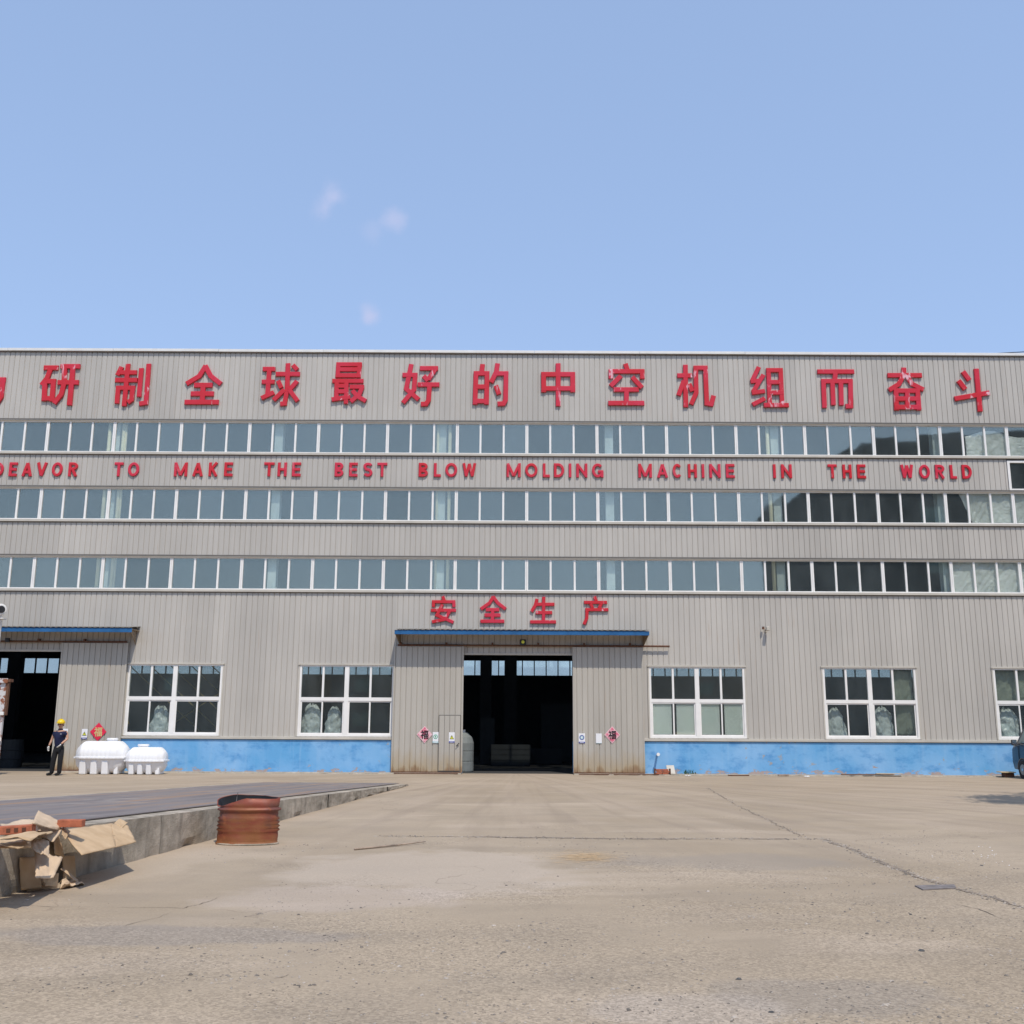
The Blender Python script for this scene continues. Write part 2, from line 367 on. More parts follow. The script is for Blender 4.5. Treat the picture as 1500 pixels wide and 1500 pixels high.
# ------------------------------------------------------------------ the factory
XL, XR, DEPTH = -30.4, 27.55, 24.0
fac = thing('factory_building', (1.5, D, 0), 'long grey steel clad factory hall with three window bands and blue base wall', 'building')
PITCH_R = .19
_cache = {}
def clad_sheet(x0, x1, z0, z1, y, mat, parent, name='cladding_sheet'):
    ph = (x0 / PITCH_R) % 1.0
    key = (round(x1 - x0, 3), round(z1 - z0, 3), round(ph, 3), mat)
    me = _cache.get(key)
    if me is None:
        w, h = x1 - x0, z1 - z0; prof = [(0, None)]
        k = math.floor(x0 / PITCH_R) - 1
        pts = []
        while k * PITCH_R < x1 + PITCH_R:
            b = k * PITCH_R - x0
            pts += [(b, 0), (b + .158, 0), (b + .166, .022), (b + .180, .022), (b + .188, 0)]; k += 1
        def ev(x):
            for (a, ya), (c, yc) in zip(pts, pts[1:]):
                if a <= x <= c and c > a: return ya + (yc - ya) * (x - a) / (c - a)
            return 0
        xs = [0.0] + [p[0] for p in pts if .001 < p[0] < w - .001] + [w]
        vs = [(x, ev(x), zz) for zz in (0, h) for x in xs]; n = len(xs)
        me = bpy.data.meshes.new(name)
        me.from_pydata(vs, [], [(i, i + 1, n + i + 1, n + i) for i in range(n - 1)]); me.materials.append(M[mat]); _cache[key] = me
    o = bpy.data.objects.new(name, me); COL.objects.link(o); o.parent = parent
    o.location = Vector((x0, y + random.uniform(-.002, .002), z0)) - wloc(parent)
    return o
SH = PITCH_R * 5
def clad_row(x0, x1, z0, z1, y, mat, parent):
    x = x0
    while x < x1 - .01:
        nx = min(x1, (math.floor(x / SH + 1e-6) + 1) * SH)
        clad_sheet(x, nx, z0, z1, y, mat, parent); x = nx
for z0, z1 in ((12.52, 15.08), (10.00, 11.16), (7.49, 8.67)):
    hole = z0 == 10.0
    clad_row(XL, 17.93 if hole else XR, z0, z1, D, 'clad', fac)
b = MB()
for a_, c_ in ((12.50, 15.05), (9.97, 11.20), (7.46, 8.70)):
    if a_ == 9.97: b.box(XL, 17.93, D + .025, D + .20, a_, c_)
    else: b.box(XL, XR, D + .025, D + .20, a_, c_)
b.build('inner_lining', 'inner_wall', fac)
# openings of the lowest storey : x0,x1,z0,z1
def X(px, py): return at(px, py)[0]
WZ0, WZ1 = 1.22, 3.64
wins = [(X(a, 1027), X(c, 1027)) for a, c in ((184.5, 323.5), (437.5, 576.5), (951.5, 1092), (1207, 1344), (1458, 1597))]
DO = (X(678, 1045), X(839, 1045)); DZ = 4.08
LO = (X(-80, 1040), X(85.3, 1040)); LZ = 4.12
ops = [(a, c, WZ0, WZ1) for a, c in wins] + [(DO[0], DO[1], 0, DZ), (LO[0], LO[1], 0, LZ)]
cuts = sorted([XL, XR] + [v for o_ in ops for v in o_[:2]])
lin = MB()
for a, c in zip(cuts, cuts[1:]):
    m = (a + c) / 2; zs = [(1.2, 6.16)]
    for o_ in ops:
        if o_[0] < m < o_[1]: zs = [(o_[3], 6.16)] + ([(1.2, o_[2])] if o_[2] > 1.21 else [])
    for z0, z1 in zs:
        clad_row(a, c, z0, z1, D, 'clad', fac); lin.box(a, c, D + .025, D + .2, z0, z1)
lin.build('inner_lining', 'inner_wall', fac)
# flashings
t = MB(); td = MB()
for zt, zb in ((12.45, 11.27), (9.94, 8.77), (7.43, 6.27)):
    t.box(XL, XR, D - .03, D + .12, zt, zt + .035); td.box(XL, XR, D - .045, D + .1, zt + .037, zt + .072)
    t.box(XL, XR, D - .075, D + .12, zb - .085, zb - .002); td.box(XL, XR, D - .02, D + .02, zb - .115, zb - .087)
t.build('window_flashing', 'trim', fac, bevel=.004); td.build('drip_edge', 'trim_dark', fac)
# roof edge: coping pieces with small misfits
x = XL
while x < XR:
    nx = min(XR, x + 3.9); dz = random.uniform(-.006, .006)
    MB().box(x + .004, nx - .004, D - .10, D + .25, 15.115 + dz, 15.215 + dz).build('coping', 'coping', fac, bevel=.006); x = nx
MB().box(XL, XR, D - .035, D + .2, 15.083, 15.112).build('coping_shadow_strip', 'trim_dark', fac)  # solid dark strip drawn as the shadow under the coping
MB().box(XL, XR, D + .2, D + DEPTH + .4, 15.0, 15.08).build('roof', 'hall_dark', fac)
# blue base wall, apron, ledge
segs = [(XL, LO[0]), (LO[1], DO[0]), (DO[1], XR)]
for a, c in segs:
    w = MB(); nseg = int((c - a) / .5)
    w.box(a, c, D - .03, D + .2, 0, 1.10); w.build('base_wall', 'blue_wall', fac, bevel=.01)
tt = MB(); 
for a, c in segs: tt.box(a, c, D - .085, D + .1, 1.115, 1.20)
tt.build('ledge', 'trim', fac, bevel=.006)
tt = MB()
for a, c in segs: tt.box(a, c, D - .045, D + .05, 1.098, 1.113)
tt.build('ledge_shadow_line', 'trim_dark', fac)  # dark strip standing in for the shadow line below the ledge
# window head drips and sides of the lower windows
for (a, c) in wins:
    MB().box(a - .06, c + .06, D - .05, D + .04, WZ1 + .002, WZ1 + .055).build('window_head', 'trim', fac)
    MB().box(a - .05, a - .002, D - .02, D + .06, WZ0, WZ1).build('window_reveal', 'trim', fac); MB().box(c + .002, c + .05, D - .02, D + .06, WZ0, WZ1).build('window_reveal', 'trim', fac)

# window bands: units of three panes
edges = [-19.5, -16.98, -14.54, -12.10, -9.60, -7.08, -4.56, -2.01, .53, 3.09, 5.63, 8.17, 10.68, 13.19, 15.63, 18.07, 20.5]
edges = [XL + .1, XL + 1.1 + 2.46, XL + 3.56 + 2.46, XL + 6.02 + 2.46] + edges + [22.95, 25.4, XR - .1]
def pane(x0, x1, z0, z1, parent, y=D + .075):
    m = MB(); m.box(x0, x1, y, y + .008, z0, z1)
    o = bpy.data.objects.new('pane', None)
    cx, cz = (x0 + x1) / 2, (z0 + z1) / 2
    me = bpy.data.meshes.new('pane'); me.from_pydata([(v[0] - cx, v[1] - y, v[2] - cz) for v in m.v], [], m.f); me.materials.append(M['glass'])
    o = bpy.data.objects.new('pane', me); COL.objects.link(o); o.parent = parent
    o.location = Vector((cx, y, cz)) - wloc(parent)
    o.rotation_euler = (R_(random.gauss(0, .13)), 0, R_(random.gauss(0, .20)))
    return o
for zt, zb in ((12.45, 11.27), (9.94, 8.77), (7.43, 6.27)):
    for a, c in zip(edges, edges[1:]):
        if c - a < 1.2: npn = 1
        else: npn = 3
        f = MB(); T = .055
        y0, y1 = D + .035, D + .11
        f.box(a + .003, a + T, y0, y1, zb, zt); f.box(c - T, c - .003, y0, y1, zb, zt)
        f.box(a + T, c - T, y0 + .002, y1, zt - .04, zt); f.box(a + T, c - T, y0 + .002, y1, zb, zb + .045)
        st = (c - a) / npn
        for k in range(1, npn): f.box(a + k * st - .034, a + k * st + .034, y0 + .004, y1, zb + .045, zt - .04)
        w = f.build('window', 'upvc', fac)
        for k in range(npn): pane(a + k * st + .03, a + (k + 1) * st - .03, zb + .02, zt - .02, w)
# lower windows
for i, (a, c) in enumerate(wins):
    f = MB(); y0, y1 = D - .01, D + .10; T = .07; zt, zb = WZ1, WZ0; mid = (a + c) / 2; zm = 2.42
    f.box(a, a + T, y0, y1, zb, zt); f.box(c - T, c, y0, y1, zb, zt); f.box(mid - .075, mid + .075, y0 + .002, y1, zb + .07, zt - .05)
    f.box(a + T, c - T, y0 + .004, y1, zt - .05, zt); f.box(a + T, c - T, y0 + .004, y1, zb, zb + .07)
    f.box(a + T, mid - .075, y0 + .006, y1, zm, zm + .12); f.box(mid + .075, c - T, y0 + .006, y1, zm, zm + .12)
    for s0, s1 in ((a + T, mid - .075), (mid + .075, c - T)):
        xm = (s0 + s1) / 2; f.box(xm - .035, xm + .035, y0 + .01, y1, zm + .12, zt - .05)
    w = f.build('window', 'upvc', fac)
    for s0, s1 in ((a + T, mid - .075), (mid + .075, c - T)):
        xm = (s0 + s1) / 2
        for p0, p1, off in ((s0, xm + .02, 0), (xm - .02, s1, .02)):
            e = MB(); q = .045; Y0, Y1 = D + .015 + off, D + .033 + off
            e.box(p0, p0 + q, Y0, Y1, zb + .07, zm).box(p1 - q, p1, Y0, Y1, zb + .07, zm).box(p0 + q, p1 - q, Y0, Y1, zb + .07, zb + .07 + q).box(p0 + q, p1 - q, Y0, Y1, zm - q, zm)
            e.build('sash', 'upvc', w)
            pane(p0 + .02, p1 - .02, zb + .09, zm - .02, w, D + .022 + off)
        for p0, p1 in ((s0, xm), (xm, s1)): pane(p0, p1, zm + .11, zt - .03, w, D + .03)
# extra white window cut into the second cladding band at the right
a, c, zb, zt = 17.95, 20.3, 9.99, 11.12
f = MB(); f.box(a, a + .09, D - .02, D + .1, zb, zt).box(c - .09, c, D - .02, D + .1, zb, zt).box(a + .09, c - .09, D - .02, D + .1, zt - .08, zt).box(a + .09, c - .09, D - .02, D + .1, zb, zb + .08)
w = f.build('window', 'upvc', fac); pane(a + .07, c - .07, zb + .06, zt - .06, w, D + .03)
# hall: back wall with a strip of windows, ends, floor, columns, trusses
YB = D + DEPTH; z0s, z1s = 4.47, 5.32
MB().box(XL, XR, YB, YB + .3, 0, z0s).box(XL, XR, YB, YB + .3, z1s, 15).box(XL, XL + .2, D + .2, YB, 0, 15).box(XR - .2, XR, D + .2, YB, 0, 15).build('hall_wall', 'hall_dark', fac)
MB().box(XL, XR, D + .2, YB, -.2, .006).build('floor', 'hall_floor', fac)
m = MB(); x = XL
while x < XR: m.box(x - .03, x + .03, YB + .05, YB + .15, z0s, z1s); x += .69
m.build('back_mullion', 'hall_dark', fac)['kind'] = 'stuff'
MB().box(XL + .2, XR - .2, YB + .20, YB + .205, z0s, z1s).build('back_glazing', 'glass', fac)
for px in (-88, 157, 401, 645, 894.5, 1142, 1384):
    x = X(px, 740)
    m = MB(); m.box(x - .15, x + .15, D + .26, D + .275, 0, 14.6).box(x - .15, x + .15, D + .56, D + .575, 0, 14.6).box(x - .01, x + .01, D + .275, D + .56, 0, 14.6)
    m.build('column', 'column', fac)
for px, wd in ((148, .09), (169, .09), (657, .08), (639, .05), (1131, .10), (173, .03)):
    x = X(px, 740); MB().cyl((x, D + .22, 4.5), (x, D + .22, 14.6), wd / 2 + .02, n=10).build('downpipe', 'pipe_cream', fac, smooth=True)
for px, wd in ((712, .55), (748, .6), (21, .6)):
    p = at(px, 980, D + 14); MB().box(p.x - wd / 2, p.x + wd / 2, D + 13.9, D + 14.3, 0, 14.5).build('column', 'hall_dark', fac)
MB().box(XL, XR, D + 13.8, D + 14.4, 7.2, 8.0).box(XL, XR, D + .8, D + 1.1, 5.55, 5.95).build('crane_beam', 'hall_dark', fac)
m = MB()
for k in range(5):
    a_ = at(190 + k * 30, 975, D + 2.5); c_ = at(190 + k * 30 + 110, 1078, D + 2.5)
    m.cyl(a_, c_, .022, n=6)
m.cyl(at(226, 1078, D + 2.5), at(330, 1010, D + 2.5), .02, n=6)
tag(m.build('lattice_mast', 'yellow_steel'), 'yellow steel lattice seen through the leftmost ground floor window', 'lattice')

# apron strip of broken concrete along the wall foot
ap = MB(); random.seed(3)
for a, c in ((LO[1] + .1, DO[0]), (DO[1], XR - .05)):
    n = int((c - a) / .25); top = []; bot = []
    for i in range(n + 1):
        xx = a + (c - a) * i / n; top.append((xx, D - .035)); bot.append((xx, D - .55 + random.uniform(-.12, .1) + .25 * noise.noise(Vector((xx * .5, 3, 0)))))
    o = len(ap.v); vs = [(p[0], p[1], .035) for p in top] + [(p[0], p[1], .03) for p in bot] + [(p[0], p[1] - .02, 0.001) for p in bot]
    k = n + 1; ap.add(vs, [(i, i + 1, k + i + 1, k + i) for i in range(n)] + [(k + i, k + i + 1, 2 * k + i + 1, 2 * k + i) for i in range(n)])
tag(ap.build('pavement', 'kerb'), kind='structure')

# ------------------------------------------------------------------ sliding doors, canopies
def door_leaf(x0, x1, z1, y, name='sliding_door'):
    fr = MB(); fr.box(x0, x1, y + .03, y + .075, .04, z1)
    fr.box(x0 - .012, x0 + .035, y - .012, y + .028, .05, z1).box(x1 - .035, x1 + .012, y - .012, y + .028, .05, z1)
    leaf = fr.build(name, 'clad_door', fac)
    clad_row(x0 + .036, x1 - .036, .07, z1 - .01, y, 'clad_door', leaf)
    MB().box(x0, x1, y - .01, y + .028, .02, .068).build('bottom_rail', 'rust_dark', leaf)
    return leaf
yl = D - .16
LA, LB = X(576, 1045), X(678, 1045)
leafL = door_leaf(LA, LB, 4.30, yl)
RA, RB = X(839.5, 1045), X(942, 1045)
leafR = door_leaf(RA, RB, 4.30, yl)
WA, WB = X(85.3, 1040), X(182, 1040)
leafW = door_leaf(WA, WB, 4.36, yl)
# wicket door in the left leaf
wa, wb, wz = X(643.5, 1090), X(674, 1090), 1.93
wk = MB(); wk.box(wa, wb, yl - .035, yl - .012, .10, wz); wd = wk.build('wicket_door', 'clad_door', leafL, bevel=.004)
m = MB(); m.box(wa - .02, wb + .02, yl - .018, yl - .003, .07, wz + .03); m.build('wicket_gap', 'trim_dark', leafL)
m = MB()
for k in range(1, 4): xx = wa + (wb - wa) * k / 4; m.box(xx - .008, xx + .008, yl - .0365, yl - .033, .1, wz)
m.build('panel_joint', 'trim_dark', leafL)
hp = at(670.5, 1091, yl)
MB().cyl((hp.x - .05, yl - .09, hp.z - .05), (hp.x + .05, yl - .09, hp.z + .06), .014, n=8).cyl((hp.x, yl - .09, hp.z), (hp.x, yl - .03, hp.z), .012, n=8).build('handle', 'black', leafL)
def canopy(px0, px1, zf, name, rail):
    pr = .78; x0, x1 = at(px0, 928, D - pr).x, at(px1, 928, D - pr).x
    ca = MB(); ca.box(x0, x1, D - pr - .018, D - pr, zf - .14, zf)
    cn = ca.build('canopy', 'blue_canopy', fac)
    # ribbed roof sheet with a wavy front edge
    r = MB(); n = int((x1 - x0) / .095)
    def fn(u, v):
        xx = x0 + (x1 - x0) * u; k = round(u * n)
        return (xx, D - pr - .05 + (pr + .05) * v, zf + .012 + .10 * v + (.018 if k % 2 else 0))
    r.grid(fn, n, 1); r.build('roof_sheet', 'trim_dark', cn, solid=.004)
    s = MB(); s.box(x0 + .02, x1 - .02, D - pr, D - .002, zf - .045, zf - .005); s.build('soffit', 'canopy_under', cn)
    # side cheeks
    for xx, sg in ((x0 + .02, 1), (x1 - .04, -1)):
        q = MB(); A = [(xx, D - pr + .01, zf - .03), (xx + sg * .10, D - .003, zf - .03), (xx + sg * .10, D - .003, zf - .50), (xx, D - pr + .01, zf - .15)]
        q.add(A + [(p_[0] + .02, p_[1], p_[2]) for p_ in A], [(0, 1, 2, 3), (4, 7, 6, 5), (0, 4, 5, 1), (1, 5, 6, 2), (2, 6, 7, 3), (3, 7, 4, 0)]); q.build('cheek', 'canopy_under', cn)
    # rusty sliding rail with hangers
    rl = MB(); rl.cyl((rail[0], D - .13, rail[2]), (rail[1], D - .13, rail[2]), .035, n=10)
    for k in range(int((rail[1] - rail[0]) / 1.6) + 1):
        xx = rail[0] + .1 + k * 1.6
        if xx < rail[1]: rl.box(xx - .03, xx + .03, D - .15, D - .002, rail[2] - .02, rail[2] + .10)
    rl.build('door_rail', 'rust_dark', cn)
    return cn
canopy(578, 951, 4.80, 'c', (X(583, 947), X(980, 947), 4.34))
canopy(-90, 193, 4.82, 'l', (X(-80, 942), X(188, 942), 4.40))
# door head trims
MB().box(DO[0] - .02, DO[1] + .02, D - .02, D + .1, DZ - .06, DZ + .01).build('door_head', 'trim', fac); MB().box(LO[0], LO[1] + .02, D - .02, D + .1, LZ - .06, LZ + .01).build('door_head', 'trim', fac)

# ------------------------------------------------------------------ raised letters
def rails(pts, h):
    pts = [Vector(p) for p in pts]; L = []; Rr = []
    n = len(pts); closed = n > 3 and (pts[0] - pts[-1]).length < 1e-5
    if closed: pts = pts[:-1]; n -= 1
    for i in range(n):
        if closed: a = (pts[i] - pts[i - 1]).normalized(); b = (pts[(i + 1) % n] - pts[i]).normalized()
        else:
            a = (pts[i] - pts[i - 1]).normalized() if i else (pts[1] - pts[0]).normalized()
            b = (pts[i + 1] - pts[i]).normalized() if i < n - 1 else a
        na, nb = Vector((-a.y, a.x)), Vector((-b.y, b.x)); m = (na + nb)
        m = m.normalized() if m.length > 1e-6 else na
        k = h / max(.45, m.dot(na))
        L.append(pts[i] + m * k); Rr.append(pts[i] - m * k)
    return L, Rr, closed
def stroke(mb, pts, w, y_wall, depth, ch, gap=.012):
    """one bar of a box letter: pts in (x,z); its face is chamfered by ch"""
    L0, R0, cl = rails(pts, w / 2); L1, R1, _ = rails(pts, w / 2 - ch); n = len(L0)
    if not cl:   # pull the chamfered face back from both ends
        for A in (L1, R1):
            d0 = (Vector(pts[1]) - Vector(pts[0])).normalized(); d1 = (Vector(pts[-1]) - Vector(pts[-2])).normalized()
            A[0] = A[0] + d0 * ch; A[-1] = A[-1] - d1 * ch
    yb, ym, yf = y_wall - gap, y_wall - gap - depth + ch, y_wall - gap - depth
    ring = []
    for A, y in ((L0, yb), (L0, ym), (L1, yf), (R1, yf), (R0, ym), (R0, yb)): ring.append([(p.x, y, p.y) for p in A])
    vs = [p for r_ in ring for p in r_]; fs = []
    m = n if cl else n - 1
    for r_ in range(6):
        q = (r_ + 1) % 6
        for i in range(m): j = (i + 1) % n; fs.append((r_ * n + i, r_ * n + j, q * n + j, q * n + i))
    if not cl: fs += [tuple(r_ * n for r_ in range(6)), tuple(r_ * n + n - 1 for r_ in range(5, -1, -1))]
    mb.add(vs, fs)
Z1 = 25 / 3 * 1.0     # enlargement the strokes below were read at
GLYPHS = [
 ('为', 0, 0, 1, 7.2, [[(-40, 536), (-33, 548)], [(-46, 557), (9.5, 557)], [(6, 554), (2.5, 582), (-3, 590), (-15, 589)], [(-22, 533), (-26, 562), (-47, 592)], [(-16, 564), (-9, 577)]]),
 ('研', 50, 520, Z1, 60, [[(125, 163), (305, 163)], [(207, 185), (165, 290), (98, 375)], [(140, 330), (130, 570)], [(165, 328), (275, 328)], [(247, 305), (225, 575)], [(105, 537), (245, 537)], [(330, 147), (570, 147)], [(295, 343), (552, 343)], [(383, 150), (375, 360), (340, 490), (250, 600)], [(485, 150), (440, 622)]]),
 ('制', 50, 520, Z1, 56, [[(1078, 150), (1022, 255)], [(1050, 220), (1262, 220)], [(995, 313), (1268, 313)], [(1155, 115), (1105, 632)], [(1005, 410), (1242, 410)], [(1035, 388), (1018, 600)], [(1213, 388), (1197, 555), (1150, 590)], [(1318, 168), (1288, 520)], [(1408, 115), (1372, 590), (1290, 605)]]),
 ('全', 265, 520, Z1, 60, [[(312, 135), (230, 265), (72, 360)], [(300, 135), (370, 265), (495, 362)], [(165, 375), (392, 375)], [(125, 480), (408, 480)], [(278, 380), (265, 600)], [(50, 583), (468, 583)]]),
 ('球', 265, 520, Z1, 56, [[(1002, 178), (1158, 178)], [(1083, 190), (1060, 510)], [(990, 335), (1148, 335)], [(985, 535), (1142, 462)], [(1162, 240), (1458, 240)], [(1312, 108), (1302, 420), (1272, 600), (1215, 605)], [(1370, 130), (1425, 190)], [(1190, 320), (1232, 412)], [(1270, 430), (1135, 560)], [(1425, 325), (1325, 440)], [(1325, 430), (1430, 572)]]),
 ('最', 475, 520, Z1, 54, [[(150, 122), (465, 122)], [(178, 98), (165, 285)], [(438, 98), (422, 285)], [(190, 183), (430, 183)], [(145, 258), (450, 258)], [(100, 325), (482, 325)], [(157, 330), (150, 540)], [(275, 330), (268, 605)], [(160, 385), (270, 385)], [(160, 453), (270, 453)], [(92, 552), (322, 520)], [(312, 398), (490, 398)], [(468, 398), (430, 490), (325, 580)], [(345, 440), (405, 512), (512, 572)]]),
 ('好', 475, 520, Z1, 57, [[(1065, 118), (1002, 420), (1155, 552)], [(1113, 240), (1098, 430), (962, 592)], [(955, 252), (1140, 252)], [(1168, 170), (1392, 170)], [(1368, 165), (1270, 310)], [(1213, 262), (1270, 325)], [(1140, 370), (1408, 370)], [(1287, 375), (1275, 560), (1245, 605), (1180, 608)]]),
 ('的', 680, 520, Z1, 58, [[(225, 118), (213, 230)], [(118, 232), (308, 232)], [(145, 205), (132, 612)], [(280, 205), (272, 612)], [(140, 395), (290, 395)], [(110, 570), (298, 570)], [(408, 110), (392, 215), (328, 345)], [(380, 235), (540, 235)], [(512, 210), (505, 560), (480, 602), (405, 605)], [(385, 380), (425, 490)]]),
 ('中', 680, 520, Z1, 60, [[(1145, 108), (1147, 632)], [(937, 243), (1353, 243)], [(968, 215), (970, 462)], [(1322, 215), (1325, 462)], [(945, 416), (1350, 416)]]),
 ('空', 880, 520, Z1, 58, [[(298, 112), (325, 195)], [(95, 207), (530, 207)], [(122, 182), (122, 298)], [(503, 182), (505, 300)], [(245, 262), (118, 388)], [(380, 275), (502, 408)], [(152, 430), (462, 430)], [(312, 440), (310, 600)], [(88, 595), (530, 595)]]),
 ('机', 880, 520, Z1, 57, [[(1030, 125), (1035, 645)], [(930, 258), (1115, 258)], [(1012, 320), (945, 502)], [(1075, 358), (1115, 452)], [(1155, 140), (1162, 470), (1098, 612)], [(1130, 165), (1298, 165)], [(1272, 140), (1290, 598), (1345, 608), (1375, 502)]]),
 ('组', 1085, 525, Z1, 54, [[(218, 110), (138, 275)], [(115, 288), (215, 280)], [(275, 205), (148, 412)], [(130, 428), (292, 405)], [(140, 572), (292, 495)], [(332, 125), (350, 560)], [(480, 125), (500, 560)], [(305, 152), (505, 152)], [(330, 298), (510, 298)], [(340, 427), (515, 427)], [(275, 578), (582, 578)]]),
 ('而', 1085, 525, Z1, 57, [[(930, 168), (1380, 168)], [(1150, 180), (1142, 285)], [(975, 285), (1355, 285)], [(1002, 260), (1018, 612)], [(1112, 290), (1125, 578)], [(1215, 290), (1222, 580)], [(1332, 260), (1337, 590), (1272, 592)]]),
 ('奋', 1280, 525, Z1, 58, [[(360, 118), (360, 215)], [(160, 213), (580, 213)], [(352, 215), (300, 320), (178, 395)], [(388, 215), (460, 320), (602, 390)], [(240, 402), (550, 402)], [(262, 385), (270, 640)], [(525, 385), (543, 640)], [(398, 400), (405, 620)], [(245, 500), (555, 500)], [(245, 603), (570, 603)]]),
 ('斗', 1280, 525, Z1, 60, [[(1080, 165), (1160, 275)], [(1025, 275), (1110, 385)], [(978, 500), (1405, 425)], [(1242, 132), (1290, 655)]]),
]
Z2 = 1500 / 280
SMALL = [
 ('安', 620, 865, Z2, 25, [[(153, 46), (167, 85)], [(68, 90), (252, 90)], [(82, 85), (80, 132)], [(240, 85), (242, 132)], [(60, 157), (258, 157)], [(152, 110), (108, 195), (238, 252)], [(215, 150), (172, 228), (68, 248)]]),
 ('全', 620, 865, Z2, 27, [[(552, 48), (520, 100), (452, 148)], [(546, 48), (585, 100), (647, 148)], [(490, 152), (597, 152)], [(480, 195), (607, 195)], [(545, 155), (543, 240)], [(448, 243), (637, 243)]]),
 ('生', 620, 865, Z2, 26, [[(893, 66), (878, 120), (848, 168)], [(880, 110), (1030, 110)], [(880, 175), (1012, 175)], [(945, 50), (943, 240)], [(838, 248), (1042, 248)]]),
 ('产', 620, 865, Z2, 25, [[(1342, 48), (1357, 85)], [(1260, 95), (1442, 95)], [(1312, 105), (1328, 140)], [(1397, 100), (1380, 142)], [(1270, 152), (1452, 152)], [(1284, 150), (1282, 220), (1260, 268)]]),
]
def make_char(name, spec, label, cat, group, depth, ch):
    c_, ox, oy, sc, w, st = spec; m = MB()
    ws = w / sc / 41.5 if sc > 1 else w / 41.5
    yc = oy + (st[0][0][1]) / sc
    dist_scale = (at(751, 565 if oy < 700 else 895) - at(750, 565 if oy < 700 else 895)).length
    ws = w / sc * dist_scale
    for k, s in enumerate(st):
        pts = [at(ox + x / sc, oy + y / sc) for x, y in s]
        stroke(m, [(p.x, p.z) for p in pts], ws, D, depth + .0022 * k, ch)
    return tag(m.build(name, 'red'), label, cat, group)
G1 = 'large red characters across the top of the facade'
names = [g_[0] for g_ in GLYPHS]
WHERE = [('wei', 'cut off by the left edge of the photo'), ('yan', 'above the letters EAVOR'), ('zhi', 'above the word TO'), ('quan', 'above the word MAKE'), ('qiu', 'above the word THE at left'), ('zui', 'above the word BEST'), ('hao', 'above the word BLOW'), ('de', 'above the gap between BLOW and MOLDING'), ('zhong', 'above the middle of the word MOLDING'), ('kong', 'above the gap between MOLDING and MACHINE'), ('ji', 'above the middle of the word MACHINE'), ('zu', 'above the gap between MACHINE and IN'), ('er', 'above the word THE at right'), ('fen', 'above the start of the word WORLD'), ('dou', 'last of the row, above the end of WORLD')]
for g_, (py_, wh) in zip(GLYPHS, WHERE):
    lab = 'large red character %s (%s) %s' % (g_[0], py_, wh)
    make_char('sign_character', g_, lab, 'sign character', G1, .07, .012)
G2 = 'smaller red characters above the central canopy'
for g_, lab in zip(SMALL, ('small red character 安 (an), leftmost of four above the blue canopy', 'small red character 全 (quan), second from left above the blue canopy',
                           'small red character 生 (sheng), third from left above the blue canopy', 'small red character 产 (chan), rightmost of four above the blue canopy')):
    make_char('sign_character', g_, lab, 'sign character', G2, .06, .011)
def ell(cx, cy, rx, ry, a0, a1, n=14): return [(cx + rx * math.cos(R_(a0 + (a1 - a0) * i / n)), cy + ry * math.sin(R_(a0 + (a1 - a0) * i / n))) for i in range(n + 1)]
